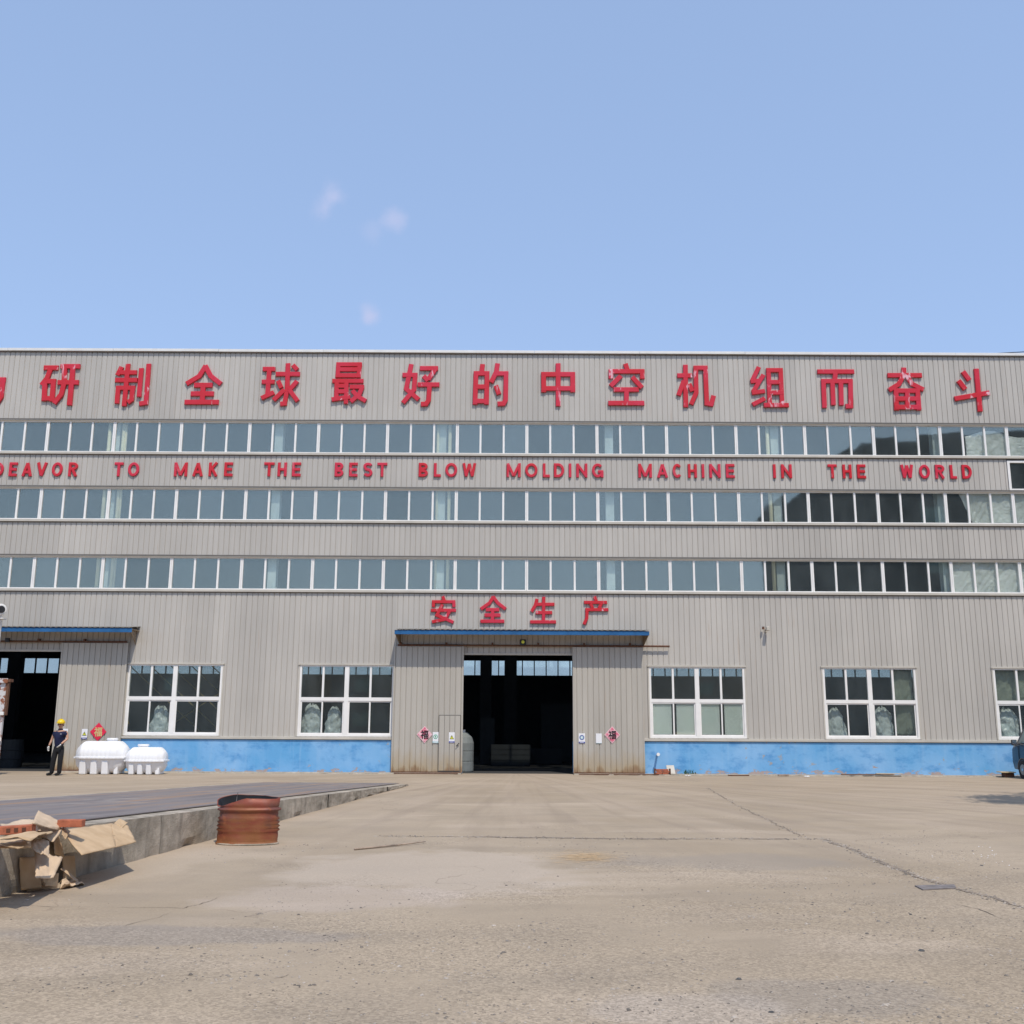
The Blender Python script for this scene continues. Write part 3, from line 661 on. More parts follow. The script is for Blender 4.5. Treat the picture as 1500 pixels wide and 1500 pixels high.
def letter(c, w, h, s):     # strokes in a w x h box, bar thickness s
    a, b, t_, d = s / 2, w - s / 2, h - s / 2, s / 2
    oo = ell(w / 2, h / 2, w / 2 - a, h / 2 - a, 0, 360, 24); oo[-1] = oo[0]
    D_ = {
     'E': [[(a, 0), (a, h)], [(0, t_), (w, t_)], [(0, h / 2), (w * .92, h / 2)], [(0, d), (w, d)]],
     'A': [[(a * .9, 0), (w / 2, h - a * .4)], [(w - a * .9, 0), (w / 2, h - a * .4)], [(w * .22, h * .3), (w * .78, h * .3)]],
     'V': [[(a * .9, h), (w / 2, a * .4)], [(w - a * .9, h), (w / 2, a * .4)]],
     'O': [oo],
     'R': [[(a, 0), (a, h)], [(0, t_), (w * .5, t_)] + ell(w * .5, h * .72, w * .5 - a, h * .28 - a, 90, -90, 8)[1:] + [(0, h * .44 + a)], [(w * .45, h * .48), (w - a, 0)]],
     'T': [[(w / 2, 0), (w / 2, h - a)], [(0, t_), (w, t_)]],
     'M': [[(a, 0), (a, h)], [(b, 0), (b, h)], [(a, h - a * .6), (w / 2, a * .8)], [(b, h - a * .6), (w / 2, a * .8)]],
     'K': [[(a, 0), (a, h)], [(w - a * .9, h), (a, h * .40)], [(w * .36, h * .55), (w - a * .9, 0)]],
     'H': [[(a, 0), (a, h)], [(b, 0), (b, h)], [(a, h / 2), (b, h / 2)]],
     'B': [[(a, 0), (a, h)], [(0, t_), (w * .5, t_)] + ell(w * .5, h * .74, w * .46 - a, h * .26 - a, 90, -90, 8)[1:] + [(a, h * .48 + a)], [(a, h * .52 - a), (w * .5, h * .52 - a)] + ell(w * .52, h * .26, w * .48 - a, h * .26 - a, 90, -90, 8)[1:] + [(0, d)]],
     'S': [ell(w / 2, h * .73, w / 2 - a, h * .27 - a, 20, 200, 10) + [(w * .3, h * .53), (w * .7, h * .46)] + ell(w / 2, h * .27, w / 2 - a, h * .27 - a, 20, -160, 10)],
     'L': [[(a, 0), (a, h)], [(0, d), (w, d)]],
     'W': [[(a * .8, h), (w * .27, a * .5)], [(w * .27, a * .5), (w / 2, h - a * .5)], [(w / 2, h - a * .5), (w * .73, a * .5)], [(w * .73, a * .5), (w - a * .8, h)]],
     'D': [[(a, 0), (a, h)], [(0, t_), (w * .42, t_)] + ell(w * .42, h / 2, w * .58 - a, h / 2 - a, 90, -90, 12)[1:-1] + [(w * .42, d), (0, d)]],
     'I': [[(w / 2, 0), (w / 2, h)]],
     'N': [[(a, 0), (a, h)], [(b, 0), (b, h)], [(a, h - a), (b, a)]],
     'G': [ell(w / 2, h / 2, w / 2 - a, h / 2 - a, 42, 330, 18), [(w * .52, h * .42), (w, h * .42)], [(b, h * .45), (b, 0)]],
     'C': [ell(w / 2, h / 2, w / 2 - a, h / 2 - a, 42, 318, 16)],
    }
    return D_[c]
LET = [('ENDEAVOR', '', [('D', -9.5, 7), ('E', 13.2, 26.9), ('A', 32.4, 48.9), ('V', 53.5, 70.4), ('O', 76, 93.2), ('R', 100.3, 115.3)]),
 ('TO', '', [('T', 167.2, 181.7), ('O', 187.5, 205.2)]),
 ('MAKE', '', [('M', 255.1, 275.7), ('A', 282.2, 298.5), ('K', 305.8, 320.2), ('E', 328.4, 342)]),
 ('THE', ' before BEST', [('T', 386.5, 402.7), ('H', 406.7, 420.9), ('E', 427.8, 441.4)]),
 ('BEST', '', [('B', 490.3, 503.8), ('E', 511.4, 524.5), ('S', 532.1, 546.3), ('T', 552.4, 567.6)]),
 ('BLOW', '', [('B', 613.2, 627.2), ('L', 635.5, 646.2), ('O', 652.2, 670), ('W', 677.6, 697.3)]),
 ('MOLDING', '', [('M', 742, 762.8), ('O', 769.1, 787.4), ('L', 795, 805.4), ('D', 811.2, 826.4), ('I', 833, 836.8), ('N', 843.9, 860.3), ('G', 866.9, 883.9)]),
 ('MACHINE', '', [('M', 934.6, 954.8), ('A', 961.9, 978.2), ('C', 984.7, 998.9), ('H', 1007, 1020.7), ('I', 1027.3, 1030.9), ('N', 1038.4, 1055.4), ('E', 1062.5, 1076.2)]),
 ('IN', '', [('I', 1131.7, 1135.7), ('N', 1143.3, 1159.8)]),
 ('THE', ' before WORLD', [('T', 1211.7, 1225.9), ('H', 1233.2, 1247.4), ('E', 1254.3, 1268.2)]),
 ('WORLD', '', [('W', 1318.4, 1337.4), ('O', 1345, 1362), ('R', 1368.5, 1383.5), ('L', 1390.1, 1401.2), ('D', 1407.6, 1423.3)])]
ORD = ['first', 'second', 'third', 'fourth', 'fifth', 'sixth', 'seventh', 'eighth']
for word, where, ls in LET:
    for i, (c_, xa, xb) in enumerate(ls):
        k = i + (2 if word == 'ENDEAVOR' else 0)
        yy = 688 + 3.6 * max(0, (xa - 400) / 1000)
        slant = 1.5 * abs(xa - 790) / 700
        P0 = at(xa + slant * .5, yy); P1 = at(xb - slant * .5, yy); w_ = P1.x - P0.x
        zt, zb = at(0.5 * (xa + xb), yy - 10.2).z, at(.5 * (xa + xb), yy + 10.2).z; h_ = zt - zb; s_ = .098
        if c_ == 'I': w_ = s_; P0.x -= .003
        m = MB()
        for q, pts in enumerate(letter(c_, w_, h_, s_)):
            stroke(m, [(P0.x + x, zb + z) for x, z in pts], s_, D, .055 + .0022 * q, .012)
        tag(m.build('sign_letter', 'red_small'), 'red raised letter %s, %s letter of the word %s%s' % (c_, ORD[k], word, where), 'sign letter', 'red English letters between the upper window bands')

# ------------------------------------------------------------------ notices and paper charms on the doors
def text_mesh(ch, size, loc, mat, parent, depth=.002, off=.012, rot=0, name='lettering', width=None):
    cu = bpy.data.curves.new('t', 'FONT'); cu.body = ch; cu.extrude = depth; cu.offset = off; cu.resolution_u = 2
    o = bpy.data.objects.new('t', cu); COL.objects.link(o)
    me = bpy.data.meshes.new_from_object(o.evaluated_get(bpy.context.evaluated_depsgraph_get())); bpy.data.objects.remove(o)
    xs = [v.co.x for v in me.vertices]; ys = [v.co.y for v in me.vertices]
    sy = size / (max(ys) - min(ys)); sx = (width / (max(xs) - min(xs))) if width else sy
    cx, cy = (max(xs) + min(xs)) / 2, (max(ys) + min(ys)) / 2
    for v in me.vertices: x, y, z = v.co; v.co = ((x - cx) * sx, -z, (y - cy) * sy)
    me.materials.clear(); me.materials.append(M[mat])
    o = bpy.data.objects.new(name, me); COL.objects.link(o); o.parent = parent; o.location = Vector(loc) - wloc(parent)
    return o
def charm(px, py, hw, hh, face, ink, label):
    y = yl - .012; p = at(px, py, y)
    t_ = thing('paper_charm', (p.x, y, p.z - hh), label, 'paper charm')
    if face == 'pink': MB().prism([(p.x - hw, p.z), (p.x, p.z - hh), (p.x + hw, p.z), (p.x, p.z + hh)], y - .006, y).build('border', 'pink_rim', t_)
    k = .88 if face == 'pink' else 1
    MB().prism([(p.x - hw * k, p.z), (p.x, p.z - hh * k), (p.x + hw * k, p.z), (p.x, p.z + hh * k)], y - .012, y - .0065).build('sheet', face, t_)
    text_mesh('福', hh * 1.02, (p.x, y - .0145, p.z), ink, t_, off=.02, width=hw * 1.0)
charm(622, 1076, .27, .29, 'pink', 'ink', 'pink diamond paper with black 福 on the left leaf of the central door')
charm(896.8, 1076.5, .27, .29, 'pink', 'ink', 'pink diamond paper with black 福 on the right leaf of the central door')
charm(144, 1072, .28, .31, 'red_paper', 'gold', 'red diamond paper with gold 福 above the larger white tank')
def notice(px, py, w, h, kind, label, yw=None):
    y = yw or yl - .01; p = at(px, py, y); x0, x1, z0, z1 = p.x - w / 2, p.x + w / 2, p.z - h / 2, p.z + h / 2
    t_ = thing('safety_notice', (p.x, y, z0), label, 'sign')
    MB().box(x0, x1, y - .012, y, z0, z1).build('board', 'sign_white', t_, bevel=.003)
    band = {'warn': 'sign_blue', 'green': 'sign_pale', 'blue': 'sign_blue', 'plain': 'sign_pale'}[kind]
    MB().box(x0 + .004, x1 - .004, y - .0145, y - .0125, z0 + .004, z0 + h * (.16 if kind != 'plain' else .05)).build('colour_band', band, t_)
    if kind == 'warn':
        cx, cz = p.x, p.z + h * .04; s_ = w * .38
        MB().prism([(cx - s_, cz - s_ * .85), (cx + s_, cz - s_ * .85), (cx, cz + s_ * .95)], y - .0150, y - .0125).build('triangle_border', 'ink', t_)
        s_ *= .78; MB().prism([(cx - s_, cz - s_ * .8), (cx + s_, cz - s_ * .8), (cx, cz + s_ * .85)], y - .0175, y - .0152).build('triangle', 'sign_yellow', t_)
        MB().box(cx - .008, cx + .008, y - .0190, y - .0177, cz - .02, cz + .03).build('mark', 'ink', t_)
    if kind in ('green', 'blue'):
        col = 'sign_green' if kind == 'green' else 'sign_blue'
        m = MB(); m.cyl((p.x, y - .0125, p.z + h * .08), (p.x, y - .0150, p.z + h * .08), w * .38, n=24); m.build('disc', col, t_)
        m = MB(); m.cyl((p.x, y - .0152, p.z + h * .08), (p.x, y - .0170, p.z + h * .08), w * .26, n=20); m.build('disc_face', 'sign_white' if kind == 'green' else 'sign_pale', t_)
        m = MB(); m.box(p.x - .018, p.x + .018, y - .0190, y - .0172, p.z, p.z + h * .18); m.build('mark', 'sign_white' if kind == 'blue' else col, t_)
    if kind != 'plain':
        MB().box(x0 + w * .2, x1 - w * .2, y - .0168, y - .0147, z0 + h * .06, z0 + h * .10).build('text_line', 'sign_white', t_)
notice(638, 1080.5, .20, .37, 'green', 'small white notice with green circle beside the wicket door')
notice(661.8, 1080.5, .20, .35, 'warn', 'small white notice with yellow warning triangle on the wicket door', yl - .036)
notice(852.3, 1081.5, .22, .33, 'blue', 'small white notice with dark blue circle on the right central door leaf')
notice(877.2, 1081.7, .20, .33, 'plain', 'blank white notice between the blue circle notice and the pink diamond')
notice(123.8, 1075.3, .20, .34, 'warn', 'small white notice with yellow triangle beside the red diamond')
notice(95, 1075, .20, .34, 'plain', 'white notice on the door leaf partly hidden behind the worker')

# ------------------------------------------------------------------ fittings on the wall
p = at(766, 941, D - .3)
t_ = thing('floodlight', p, 'black floodlight under the middle of the central canopy', 'floodlight')
MB().box(p.x - .11, p.x + .11, p.y - .05, p.y + .05, p.z - .1, p.z + .1).build('housing', 'black', t_, bevel=.015)
MB().cyl((p.x, p.y - .052, p.z + .01), (p.x, p.y - .058, p.z + .01), .055, n=16).build('lens', 'sign_yellow', t_)
MB().box(p.x - .02, p.x + .02, p.y + .05, D - .01, p.z - .03, p.z + .0).build('bracket', 'black', t_)
p = at(11, 937, D - .3)
t_ = thing('floodlight', p, 'small dark floodlight under the far left canopy', 'floodlight')
MB().box(p.x - .07, p.x + .07, p.y - .05, p.y + .05, p.z - .08, p.z + .06).build('housing', 'black', t_, bevel=.01)
MB().box(p.x - .02, p.x + .02, p.y + .05, D - .01, p.z - .03, p.z).build('bracket', 'black', t_)
p = at(1123, 921, D - .22)
t_ = thing('wall_camera', (p.x, D, p.z), 'small white camera on a short arm high on the right wall', 'security camera')
MB().box(p.x - .02, p.x + .09, p.y - .09, p.y + .09, p.z - .07, p.z + .07).build('body', 'trim', t_, bevel=.015)
MB().box(p.x - .02, p.x + .02, p.y + .12, D - .003, p.z - .05, p.z - .01).box(p.x - .13, p.x - .062, p.y + .05, p.y + .12, p.z - .01, p.z + .08).build('arm', 'rust_dark', t_)
MB().box(p.x - .045, p.x + .045, D - .02, D - .002, p.z - .10, p.z + .02).build('mount_plate', 'trim', t_)
p = at(964, 1106.5, D - .3)
t_ = thing('pipe_spout', (p.x, D, p.z), 'white capped pipe spout sticking out of the blue wall', 'pipe')
MB().cyl((p.x, D - .031, p.z), (p.x, D - .33, p.z + .03), .035, n=12).build('pipe', 'white_paint', t_, smooth=True)
MB().cyl((p.x, D - .31, p.z + .03), (p.x, D - .37, p.z + .035), .055, n=14).build('cap', 'white_paint', t_)
a_, c_ = at(1385, 521.5, D + .6), at(1640, 508, D + 8)
tag(MB().cyl(a_, c_, .018, n=6).build('power_cable', 'cable'), 'thin black cable above the roof edge at upper right', 'cable')

# things behind the glass
def sheet(px0, px1, zt, zb, y, mat, name, label, cat, amp=.05, fx=9, topcut=0, leftcut=0, py=740, group=None):
    xa, xb = X(px0, py), X(px1, py)
    m = MB()
    def fn(u, v):
        x_ = xa + leftcut * (1 - v) * (1 - u) + (xb - xa) * u
        z_ = zb + (zt - zb - topcut * (.5 + .5 * math.sin(u * 7 + px0))) * v
        n_ = noise.noise(Vector((x_ * 2.2 + z_ * 1.1, z_ * .9, px0))) + 1.5 * abs(noise.noise(Vector((x_ * fx * .55 - z_ * 2.6, z_ * 1.8, 3)))) + .7 * abs(noise.noise(Vector((x_ * 7 + z_ * 5, z_ * 9, 8))))
        return (x_, y + .04 + amp * n_, z_)
    m.grid(fn, max(6, int((xb - xa) * 26)), 34)
    return tag(m.build(name, mat, smooth=True, solid=.003), label, cat, group)
pg = 'crumpled plastic sheets behind the right ends of the window bands'
sheet(1416, 1520, 12.28, 11.3, D + .10, 'plastic', 'plastic_sheet', 'crumpled pale plastic behind the right end of the top window band', 'plastic sheet', topcut=.25, py=640, group=pg)
sheet(1409, 1530, 9.93, 8.8, D + .10, 'plastic', 'plastic_sheet', 'crumpled pale plastic behind the right end of the middle window band', 'plastic sheet', leftcut=.4, group=pg)
sheet(1397, 1530, 7.42, 6.3, D + .10, 'plastic', 'plastic_sheet', 'crumpled pale plastic behind the right end of the lowest window band', 'plastic sheet', py=845, group=pg)
w2 = wins[2]; q = (w2[1] - w2[0]) / 4
m = MB()
for k in range(4): m.box(w2[0] + k * q + .10, w2[0] + (k + 1) * q - .07, D + .07, D + .075, WZ0 + .12, 2.40)
tag(m.build('window_film', 'film'), 'pale green film covering the lower panes right of the central door', 'window film')
def bundle(px, py, rw, rh, label):
    p = at(px, py, D + .35); m = MB()
    def fn(u, v):
        a = u * math.pi; hgt = v; rr = rw * 1.12 * (max(0, 1 - (hgt * .97) ** 4.5) ** .6) * (1 + .30 * noise.noise(Vector((a * 1.5, v * 4, px))) - .16 * hgt)
        return (p.x - rr * math.cos(a), D + .42 - .22 * math.sin(a) * (rr / rw) + .07 * abs(noise.noise(Vector((a * 5 + v * 4, v * 5, px)))) + .03 * noise.noise(Vector((a * 11, v * 13, px))), 1.25 + hgt * rh * (1 + .12 * noise.noise(Vector((a * 2.2, 1, px)))))
    m.grid(fn, 34, 28)
    return tag(m.build('wrapped_bundle', 'bundle', smooth=True, solid=.004), label, 'wrapped bundle', 'plastic wrapped bundles standing behind the ground floor windows')
bundle(457, 1056, .33, 1.05, 'plastic wrapped bundle behind the left pane of the window left of the central door')
bundle(489, 1056, .28, .98, 'narrow wrapped bundle in the second pane of the window left of the central door')
bundle(234, 1056, .30, .95, 'whitish wrapped bundle behind the leftmost ground floor window')
bundle(1224, 1056, .32, 1.02, 'wrapped bundle in the lower left pane of the window right of the small camera')
bundle(1293, 1056, .33, 1.05, 'wrapped bundle in the third lower pane of the window right of the small camera')
bundle(1476, 1056, .36, 1.05, 'wrapped bundle behind the window above the dark van')
sheet(1312, 1342, 3.6, 1.35, D + .14, 'curtain', 'curtain', 'olive curtain hanging at the right side of the window near the van', 'curtain', amp=.06, fx=14, py=1027)
sheet(1461, 1530, 3.6, 2.5, D + .14, 'curtain', 'curtain', 'olive curtain across the upper panes of the window above the van', 'curtain', amp=.07, fx=12, py=1000)

# inside the hall, seen through the doors
p = at(682, 1130, D + 1.1)
t_ = thing('water_tank', (p.x - .15, D + 1.3, 0), 'tall pale plastic tank just inside the central doorway', 'tank')
m = MB(); c0 = Vector((p.x - .15, D + 1.3, 0)); prof = [(.40, 0), (.42, .05), (.42, .35), (.40, .37), (.42, .39), (.42, .7), (.40, .72), (.42, .74), (.42, 1.0), (.36, 1.2), (.2, 1.36), (0.001, 1.38)]
for (r0, z0), (r1, z1) in zip(prof, prof[1:]): m.cyl(c0 + Vector((0, 0, z0)), c0 + Vector((0, 0, z1)), r0, r1, n=24, caps=False)
m.build('body', 'tank_dull', t_)
MB().cyl(c0 + Vector((0, 0, 1.37)), c0 + Vector((0, 0, 1.46)), .12, n=16).build('lid', 'white_paint', t_)
def crate(px, Y, w, h, mat, name, label, cat):
    p = at(px, 1120, Y); t_ = thing(name, (p.x, Y, 0), label, cat)
    m = MB()
    for k in range(4): z = .02 + k * h / 4; m.box(p.x - w / 2, p.x + w / 2, Y - .3, Y - .28, z + .01, z + h / 4 - .01)
    m.build('side_board', mat, t_); MB().box(p.x - w / 2 + .01, p.x + w / 2 - .01, Y - .275, Y + .4, .01, h).build('body', mat, t_)
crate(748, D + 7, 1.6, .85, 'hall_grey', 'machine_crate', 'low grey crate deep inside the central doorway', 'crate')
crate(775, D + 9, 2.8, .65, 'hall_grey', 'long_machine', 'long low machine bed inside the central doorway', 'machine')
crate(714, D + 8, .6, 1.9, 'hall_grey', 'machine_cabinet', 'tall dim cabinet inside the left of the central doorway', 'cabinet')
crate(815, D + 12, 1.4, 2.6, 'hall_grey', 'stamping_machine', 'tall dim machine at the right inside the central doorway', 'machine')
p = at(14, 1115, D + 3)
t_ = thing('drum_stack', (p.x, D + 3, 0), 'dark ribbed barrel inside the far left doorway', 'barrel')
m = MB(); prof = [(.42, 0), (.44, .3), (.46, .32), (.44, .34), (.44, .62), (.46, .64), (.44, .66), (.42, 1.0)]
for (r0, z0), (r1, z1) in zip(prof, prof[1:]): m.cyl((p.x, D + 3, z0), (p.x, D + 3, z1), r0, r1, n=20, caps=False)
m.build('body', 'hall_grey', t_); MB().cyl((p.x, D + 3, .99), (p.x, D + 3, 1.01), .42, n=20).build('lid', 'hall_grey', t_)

# ------------------------------------------------------------------ horizontal septic tanks
def septic(xc, Y, L, Hh, label):
    t_ = thing('septic_tank', (xc, Y, 0), label, 'plastic tank', 'white plastic septic tanks against the wall')
    Wd = Hh * 1.0; zc = Hh * .50; R0 = Hh * .5
    def ring(x, k, ez=1.0, n=28):
        vs = []
        for i in range(n):
            a = 6.28319 * i / n; cc, ss = math.cos(a), math.sin(a)
            ry = Wd / 2 * k * (abs(cc) ** .72) * (1 if cc > 0 else -1) * (1 if ss > -.05 else .86 - .12 * abs(ss))
            up = (abs(ss) ** .74) * (1 if ss > 0 else -1)
            vs.append((xc + x, Y + ry, zc + R0 * .98 * k * up * ez))
        return vs
    m = MB(); st = []; N = 44
    for i in range(N + 1):
        u = i / N; x = (u - .5) * L; e = abs(u - .5) * 2
        k = 1.0
        if e > .68: k = 1.0 - .40 * ((e - .68) / .32) ** 1.35
        k *= 1 + .007 * (1 if (i // 2) % 2 else -1) * (1 if e < .6 else .3)
        st.append((x, k))
    vs = []; fs = []; n = 28
    for x, k in st: vs += ring(x, k)
    for i in range(N):
        for j in range(n): fs.append((i * n + j, i * n + (j + 1) % n, (i + 1) * n + (j + 1) % n, (i + 1) * n + j))
    fs += [tuple(range(n)), tuple(range(N * n, N * n + n))]
    m.add(vs, fs); m.build('shell', 'tank', t_, smooth=True)
    # seam flange following the plan outline
    fl = MB(); outline = []
    for x, k in st: outline.append((xc + x, Y - Wd / 2 * k - .035))
    back = [(x_, 2 * Y - y_) for x_, y_ in outline][::-1]; outline[0] = (outline[0][0] - .04, outline[0][1]); outline[-1] = (outline[-1][0] + .04, outline[-1][1])
    back[0] = (back[0][0] + .04, back[0][1]); back[-1] = (back[-1][0] - .04, back[-1][1]); ol = outline + back; q = len(ol)
    fl.add([(x_, y_, zc - .03) for x_, y_ in ol] + [(x_, y_, zc + .025) for x_, y_ in ol], [tuple(range(q)), tuple(range(2 * q - 1, q - 1, -1))] + [(i, (i + 1) % q, q + (i + 1) % q, q + i) for i in range(q)])
    fl.build('seam_flange', 'tank', t_, bevel=.008)
    for k, xx in enumerate((-.30, -.07, .16)):
        x_ = xc + L * xx; wl = L * .070
        s = MB(); s.add([(x_ - wl, Y - Wd * .43, 0), (x_ + wl, Y - Wd * .43, 0), (x_ + wl * .9, Y - Wd * .475, zc - .10), (x_ - wl * .9, Y - Wd * .475, zc - .10), (x_ - wl * .8, Y + Wd * .40, 0), (x_ + wl * .8, Y + Wd * .40, 0), (x_ + wl * .8, Y + Wd * .47, zc - .05), (x_ - wl * .8, Y + Wd * .47, zc - .05)],
                        [(0, 1, 2, 3), (4, 7, 6, 5), (0, 4, 5, 1), (3, 2, 6, 7), (0, 3, 7, 4), (1, 5, 6, 2)])
        s.build('leg', 'tank', t_, bevel=.03)
    x_ = xc + L * .36; s = MB(); s.box(x_ - .06, x_ + .07, Y - Wd * .33, Y + Wd * .3, 0, zc * .5); s.build('foot', 'tank', t_, bevel=.03)
    xl = xc + L * (.17 if L > 1.5 else -.12)
    MB().cyl((xl, Y, Hh * .93), (xl, Y, Hh + .035), .16, n=24).cyl((xl, Y, Hh + .036), (xl, Y, Hh + .085), .185, .17, n=24).build('lid', 'tank', t_)
    return t_
septic(-13.36, 34.5, 1.56, 1.06, 'larger white plastic septic tank with a lid, left of the pair')
septic(-11.90, 34.45, 1.22, .87, 'smaller white plastic septic tank right of the larger one')

# ------------------------------------------------------------------ worker
def skin_mesh(name, J, E, mat, parent, sub=2):
    me = bpy.data.meshes.new(name); keys = list(J); idx = {k: i for i, k in enumerate(keys)}
    org = wloc(parent)
    me.from_pydata([tuple(Vector(J[k][0]) + PB - org) for k in keys], [(idx[a], idx[b]) for a, b in E], [])
    o = bpy.data.objects.new(name, me); COL.objects.link(o)
    o.modifiers.new('skin', 'SKIN').use_smooth_shade = True
    for i, k in enumerate(keys):
        r = J[k][1]; r = r if isinstance(r, tuple) else (r, r)
        me.skin_vertices[0].data[i].radius = r; me.skin_vertices[0].data[i].use_root = (i == 0)
    ss = o.modifiers.new('sub', 'SUBSURF'); ss.levels = ss.render_levels = sub
    bpy.context.view_layer.update()
    nm = bpy.data.meshes.new_from_object(o.evaluated_get(bpy.context.evaluated_depsgraph_get()))
    o.modifiers.clear(); o.data = nm; nm.materials.clear(); nm.materials.append(M[mat]); o.parent = parent
    nm.name = name
    return o
PB = gr(81.5, 1136); PB.z = 0
per = thing('person', PB, 'worker in yellow hard hat, navy polo shirt, black trousers and pale gloves', 'person')
J = {'pel': ((0.02, 0, .95), (.08, .06)), 'bel': ((.03, -.01, 1.10), (.085, .065)), 'che': ((.03, -.01, 1.32), (.11, .08)), 'nk0': ((.03, -.01, 1.46), (.06, .06)), 'nk': ((.03, -.02, 1.53), (.055, .055)), 'hd': ((.03, -.03, 1.60), (.078, .09)), 'hd2': ((.03, -.025, 1.68), (.085, .095)), 'hd3': ((.03, -.02, 1.74), (.06, .07)),
     'sl': ((-.16, 0, 1.42), .055), 'el': ((-.24, .02, 1.16), .042), 'wl': ((-.29, -.05, .95), .030),
     'sr': ((.22, 0, 1.42), .055), 'er': ((.29, -.02, 1.18), .044), 'wr': ((.17, -.20, 1.02), .030),
     'hl': ((-.08, 0, .90), .07), 'kl': ((-.11, -.02, .50), .065), 'al': ((-.15, .02, .10), .045),
     'hr': ((.12, 0, .90), .07), 'kr': ((.12, -.05, .50), .065), 'ar': ((.11, -.02, .10), .045)}
Eb = [('pel', 'bel'), ('bel', 'che'), ('che', 'nk0'), ('nk0', 'nk'), ('nk', 'hd'), ('hd', 'hd2'), ('hd2', 'hd3'), ('che', 'sl'), ('sl', 'el'), ('el', 'wl'), ('che', 'sr'), ('sr', 'er'), ('er', 'wr'), ('pel', 'hl'), ('hl', 'kl'), ('kl', 'al'), ('pel', 'hr'), ('hr', 'kr'), ('kr', 'ar')]
body = skin_mesh('body', J, Eb, 'skin', per)
def inter(a, b, f): return tuple(Vector(J[a][0]).lerp(Vector(J[b][0]), f))
shirt = {'pel': ((.02, 0, .84), (.165, .135)), 'bel': ((.03, -.01, 1.12), (.155, .12)), 'che': ((.03, -.01, 1.31), (.175, .125)), 'nk0': ((.03, -.01, 1.46), (.08, .075)),
         'sl': ((-.145, 0, 1.385), .078), 'el': (inter('sl', 'el', .62), .072), 'sr': ((.205, 0, 1.385), .078), 'er': (inter('sr', 'er', .66), .072)}
skin_mesh('shirt', shirt, [('pel', 'bel'), ('bel', 'che'), ('che', 'nk0'), ('che', 'sl'), ('sl', 'el'), ('che', 'sr'), ('sr', 'er')], 'navy', per)
tr = {'pel': ((.02, 0, .93), (.155, .115)), 'top': ((.02, 0, 1.06), (.14, .105)), 'hl': ((-.075, 0, .80), (.105, .10)), 'kl': ((-.11, -.02, .50), .088), 'al': ((-.155, .02, .03), .072), 'hr': ((.115, 0, .80), (.105, .10)), 'kr': ((.125, -.05, .50), .088), 'ar': ((.115, -.02, .03), .072)}
skin_mesh('trousers', tr, [('top', 'pel'), ('pel', 'hl'), ('hl', 'kl'), ('kl', 'al'), ('pel', 'hr'), ('hr', 'kr'), ('kr', 'ar')], 'trouser', per)
skin_mesh('shoe', {'a': ((-.15, .04, .055), .055), 'b': ((-.19, -.06, .05), .055), 'c': ((-.24, -.16, .04), .042)}, [('a', 'b'), ('b', 'c')], 'shoe', per)
skin_mesh('shoe', {'a': ((.115, .0, .055), .055), 'b': ((.09, -.10, .05), .055), 'c': ((.06, -.21, .04), .042)}, [('a', 'b'), ('b', 'c')], 'shoe', per)
def hand(wr, dirn, side, name='glove'):
    w = Vector(wr); d = Vector(dirn).normalized(); s = Vector(side).normalized(); up = d.cross(s)
    Jh = {'w': (tuple(w), .030), 'p': (tuple(w + d * .05), (.040, .022)), 'p2': (tuple(w + d * .085), (.042, .02))}; E = [('w', 'p'), ('p', 'p2')]
    for k, (off, ln) in enumerate(((-.030, .062), (-.010, .075), (.011, .070), (.030, .052))):
        b0 = w + d * .10 + s * off; b1 = b0 + d * ln * .5 + up * .006; b2 = b1 + d * ln * .45 + up * .022
        Jh['f%d' % k] = (tuple(b0), .0105); Jh['g%d' % k] = (tuple(b1), .010); Jh['h%d' % k] = (tuple(b2), .0085)
        E += [('p2', 'f%d' % k), ('f%d' % k, 'g%d' % k), ('g%d' % k, 'h%d' % k)]
    t0 = w + d * .045 + s * -.045; t1 = t0 + d * .035 + s * -.02 + up * .015
    Jh['t0'] = (tuple(t0), .012); Jh['t1'] = (tuple(t1), .010); E += [('p', 't0'), ('t0', 't1')]
    return skin_mesh(name, Jh, E, 'glove', per, 1)
hand((-.29, -.05, .95), (-.05, -.15, -1), (.3, 1, 0)); hand((.17, -.20, 1.02), (-.55, -.35, -.75), (.2, -.9, .4))
# helmet, face
hc = PB + Vector((.03, -.03, 1.70)); m = MB()
def hf(u, v):
    a = u * 6.28319; e = v * math.pi / 2; return (hc.x + .125 * math.cos(a) * math.cos(e), hc.y + .14 * math.sin(a) * math.cos(e), hc.z + .125 * math.sin(e))
m.grid(hf, 24, 8); m.grid(lambda u, v: (hc.x + (.125 + .02 * v) * math.cos(u * 6.28319), hc.y + (.14 + (.02 + (.035 if math.sin(u * 6.28319) < -.3 else 0)) * v) * math.sin(u * 6.28319), hc.z - .012 * v), 24, 2)
m.grid(lambda u, v: (hc.x + (v - .5) * .035, hc.y + .14 * math.cos(u * math.pi), hc.z + .137 * math.sin(u * math.pi)), 16, 1)
m.build('helmet', 'helmet', per, smooth=True, solid=.006)
m = MB(); m.cyl(hc + Vector((0, -.075, -.055)), hc + Vector((0, -.118, -.085)), .010, .018, n=8); m.build('nose', 'skin', per, smooth=True)
m = MB()
for s in (-.034, .034): m.cyl(hc + Vector((s, -.085, -.048)), hc + Vector((s, -.102, -.048)), .011, n=8)
m.build('eyes', 'ink', per)
MB().box(hc.x - .024, hc.x + .024, hc.y - .103, hc.y - .085, hc.z - .121, hc.z - .113).build('mouth', 'rust_dark', per)
m = MB()
for s in (-.088, .088): m.cyl(hc + Vector((s, .0, -.03)), hc + Vector((s * 1.12, .005, -.08)), .022, .014, n=8)
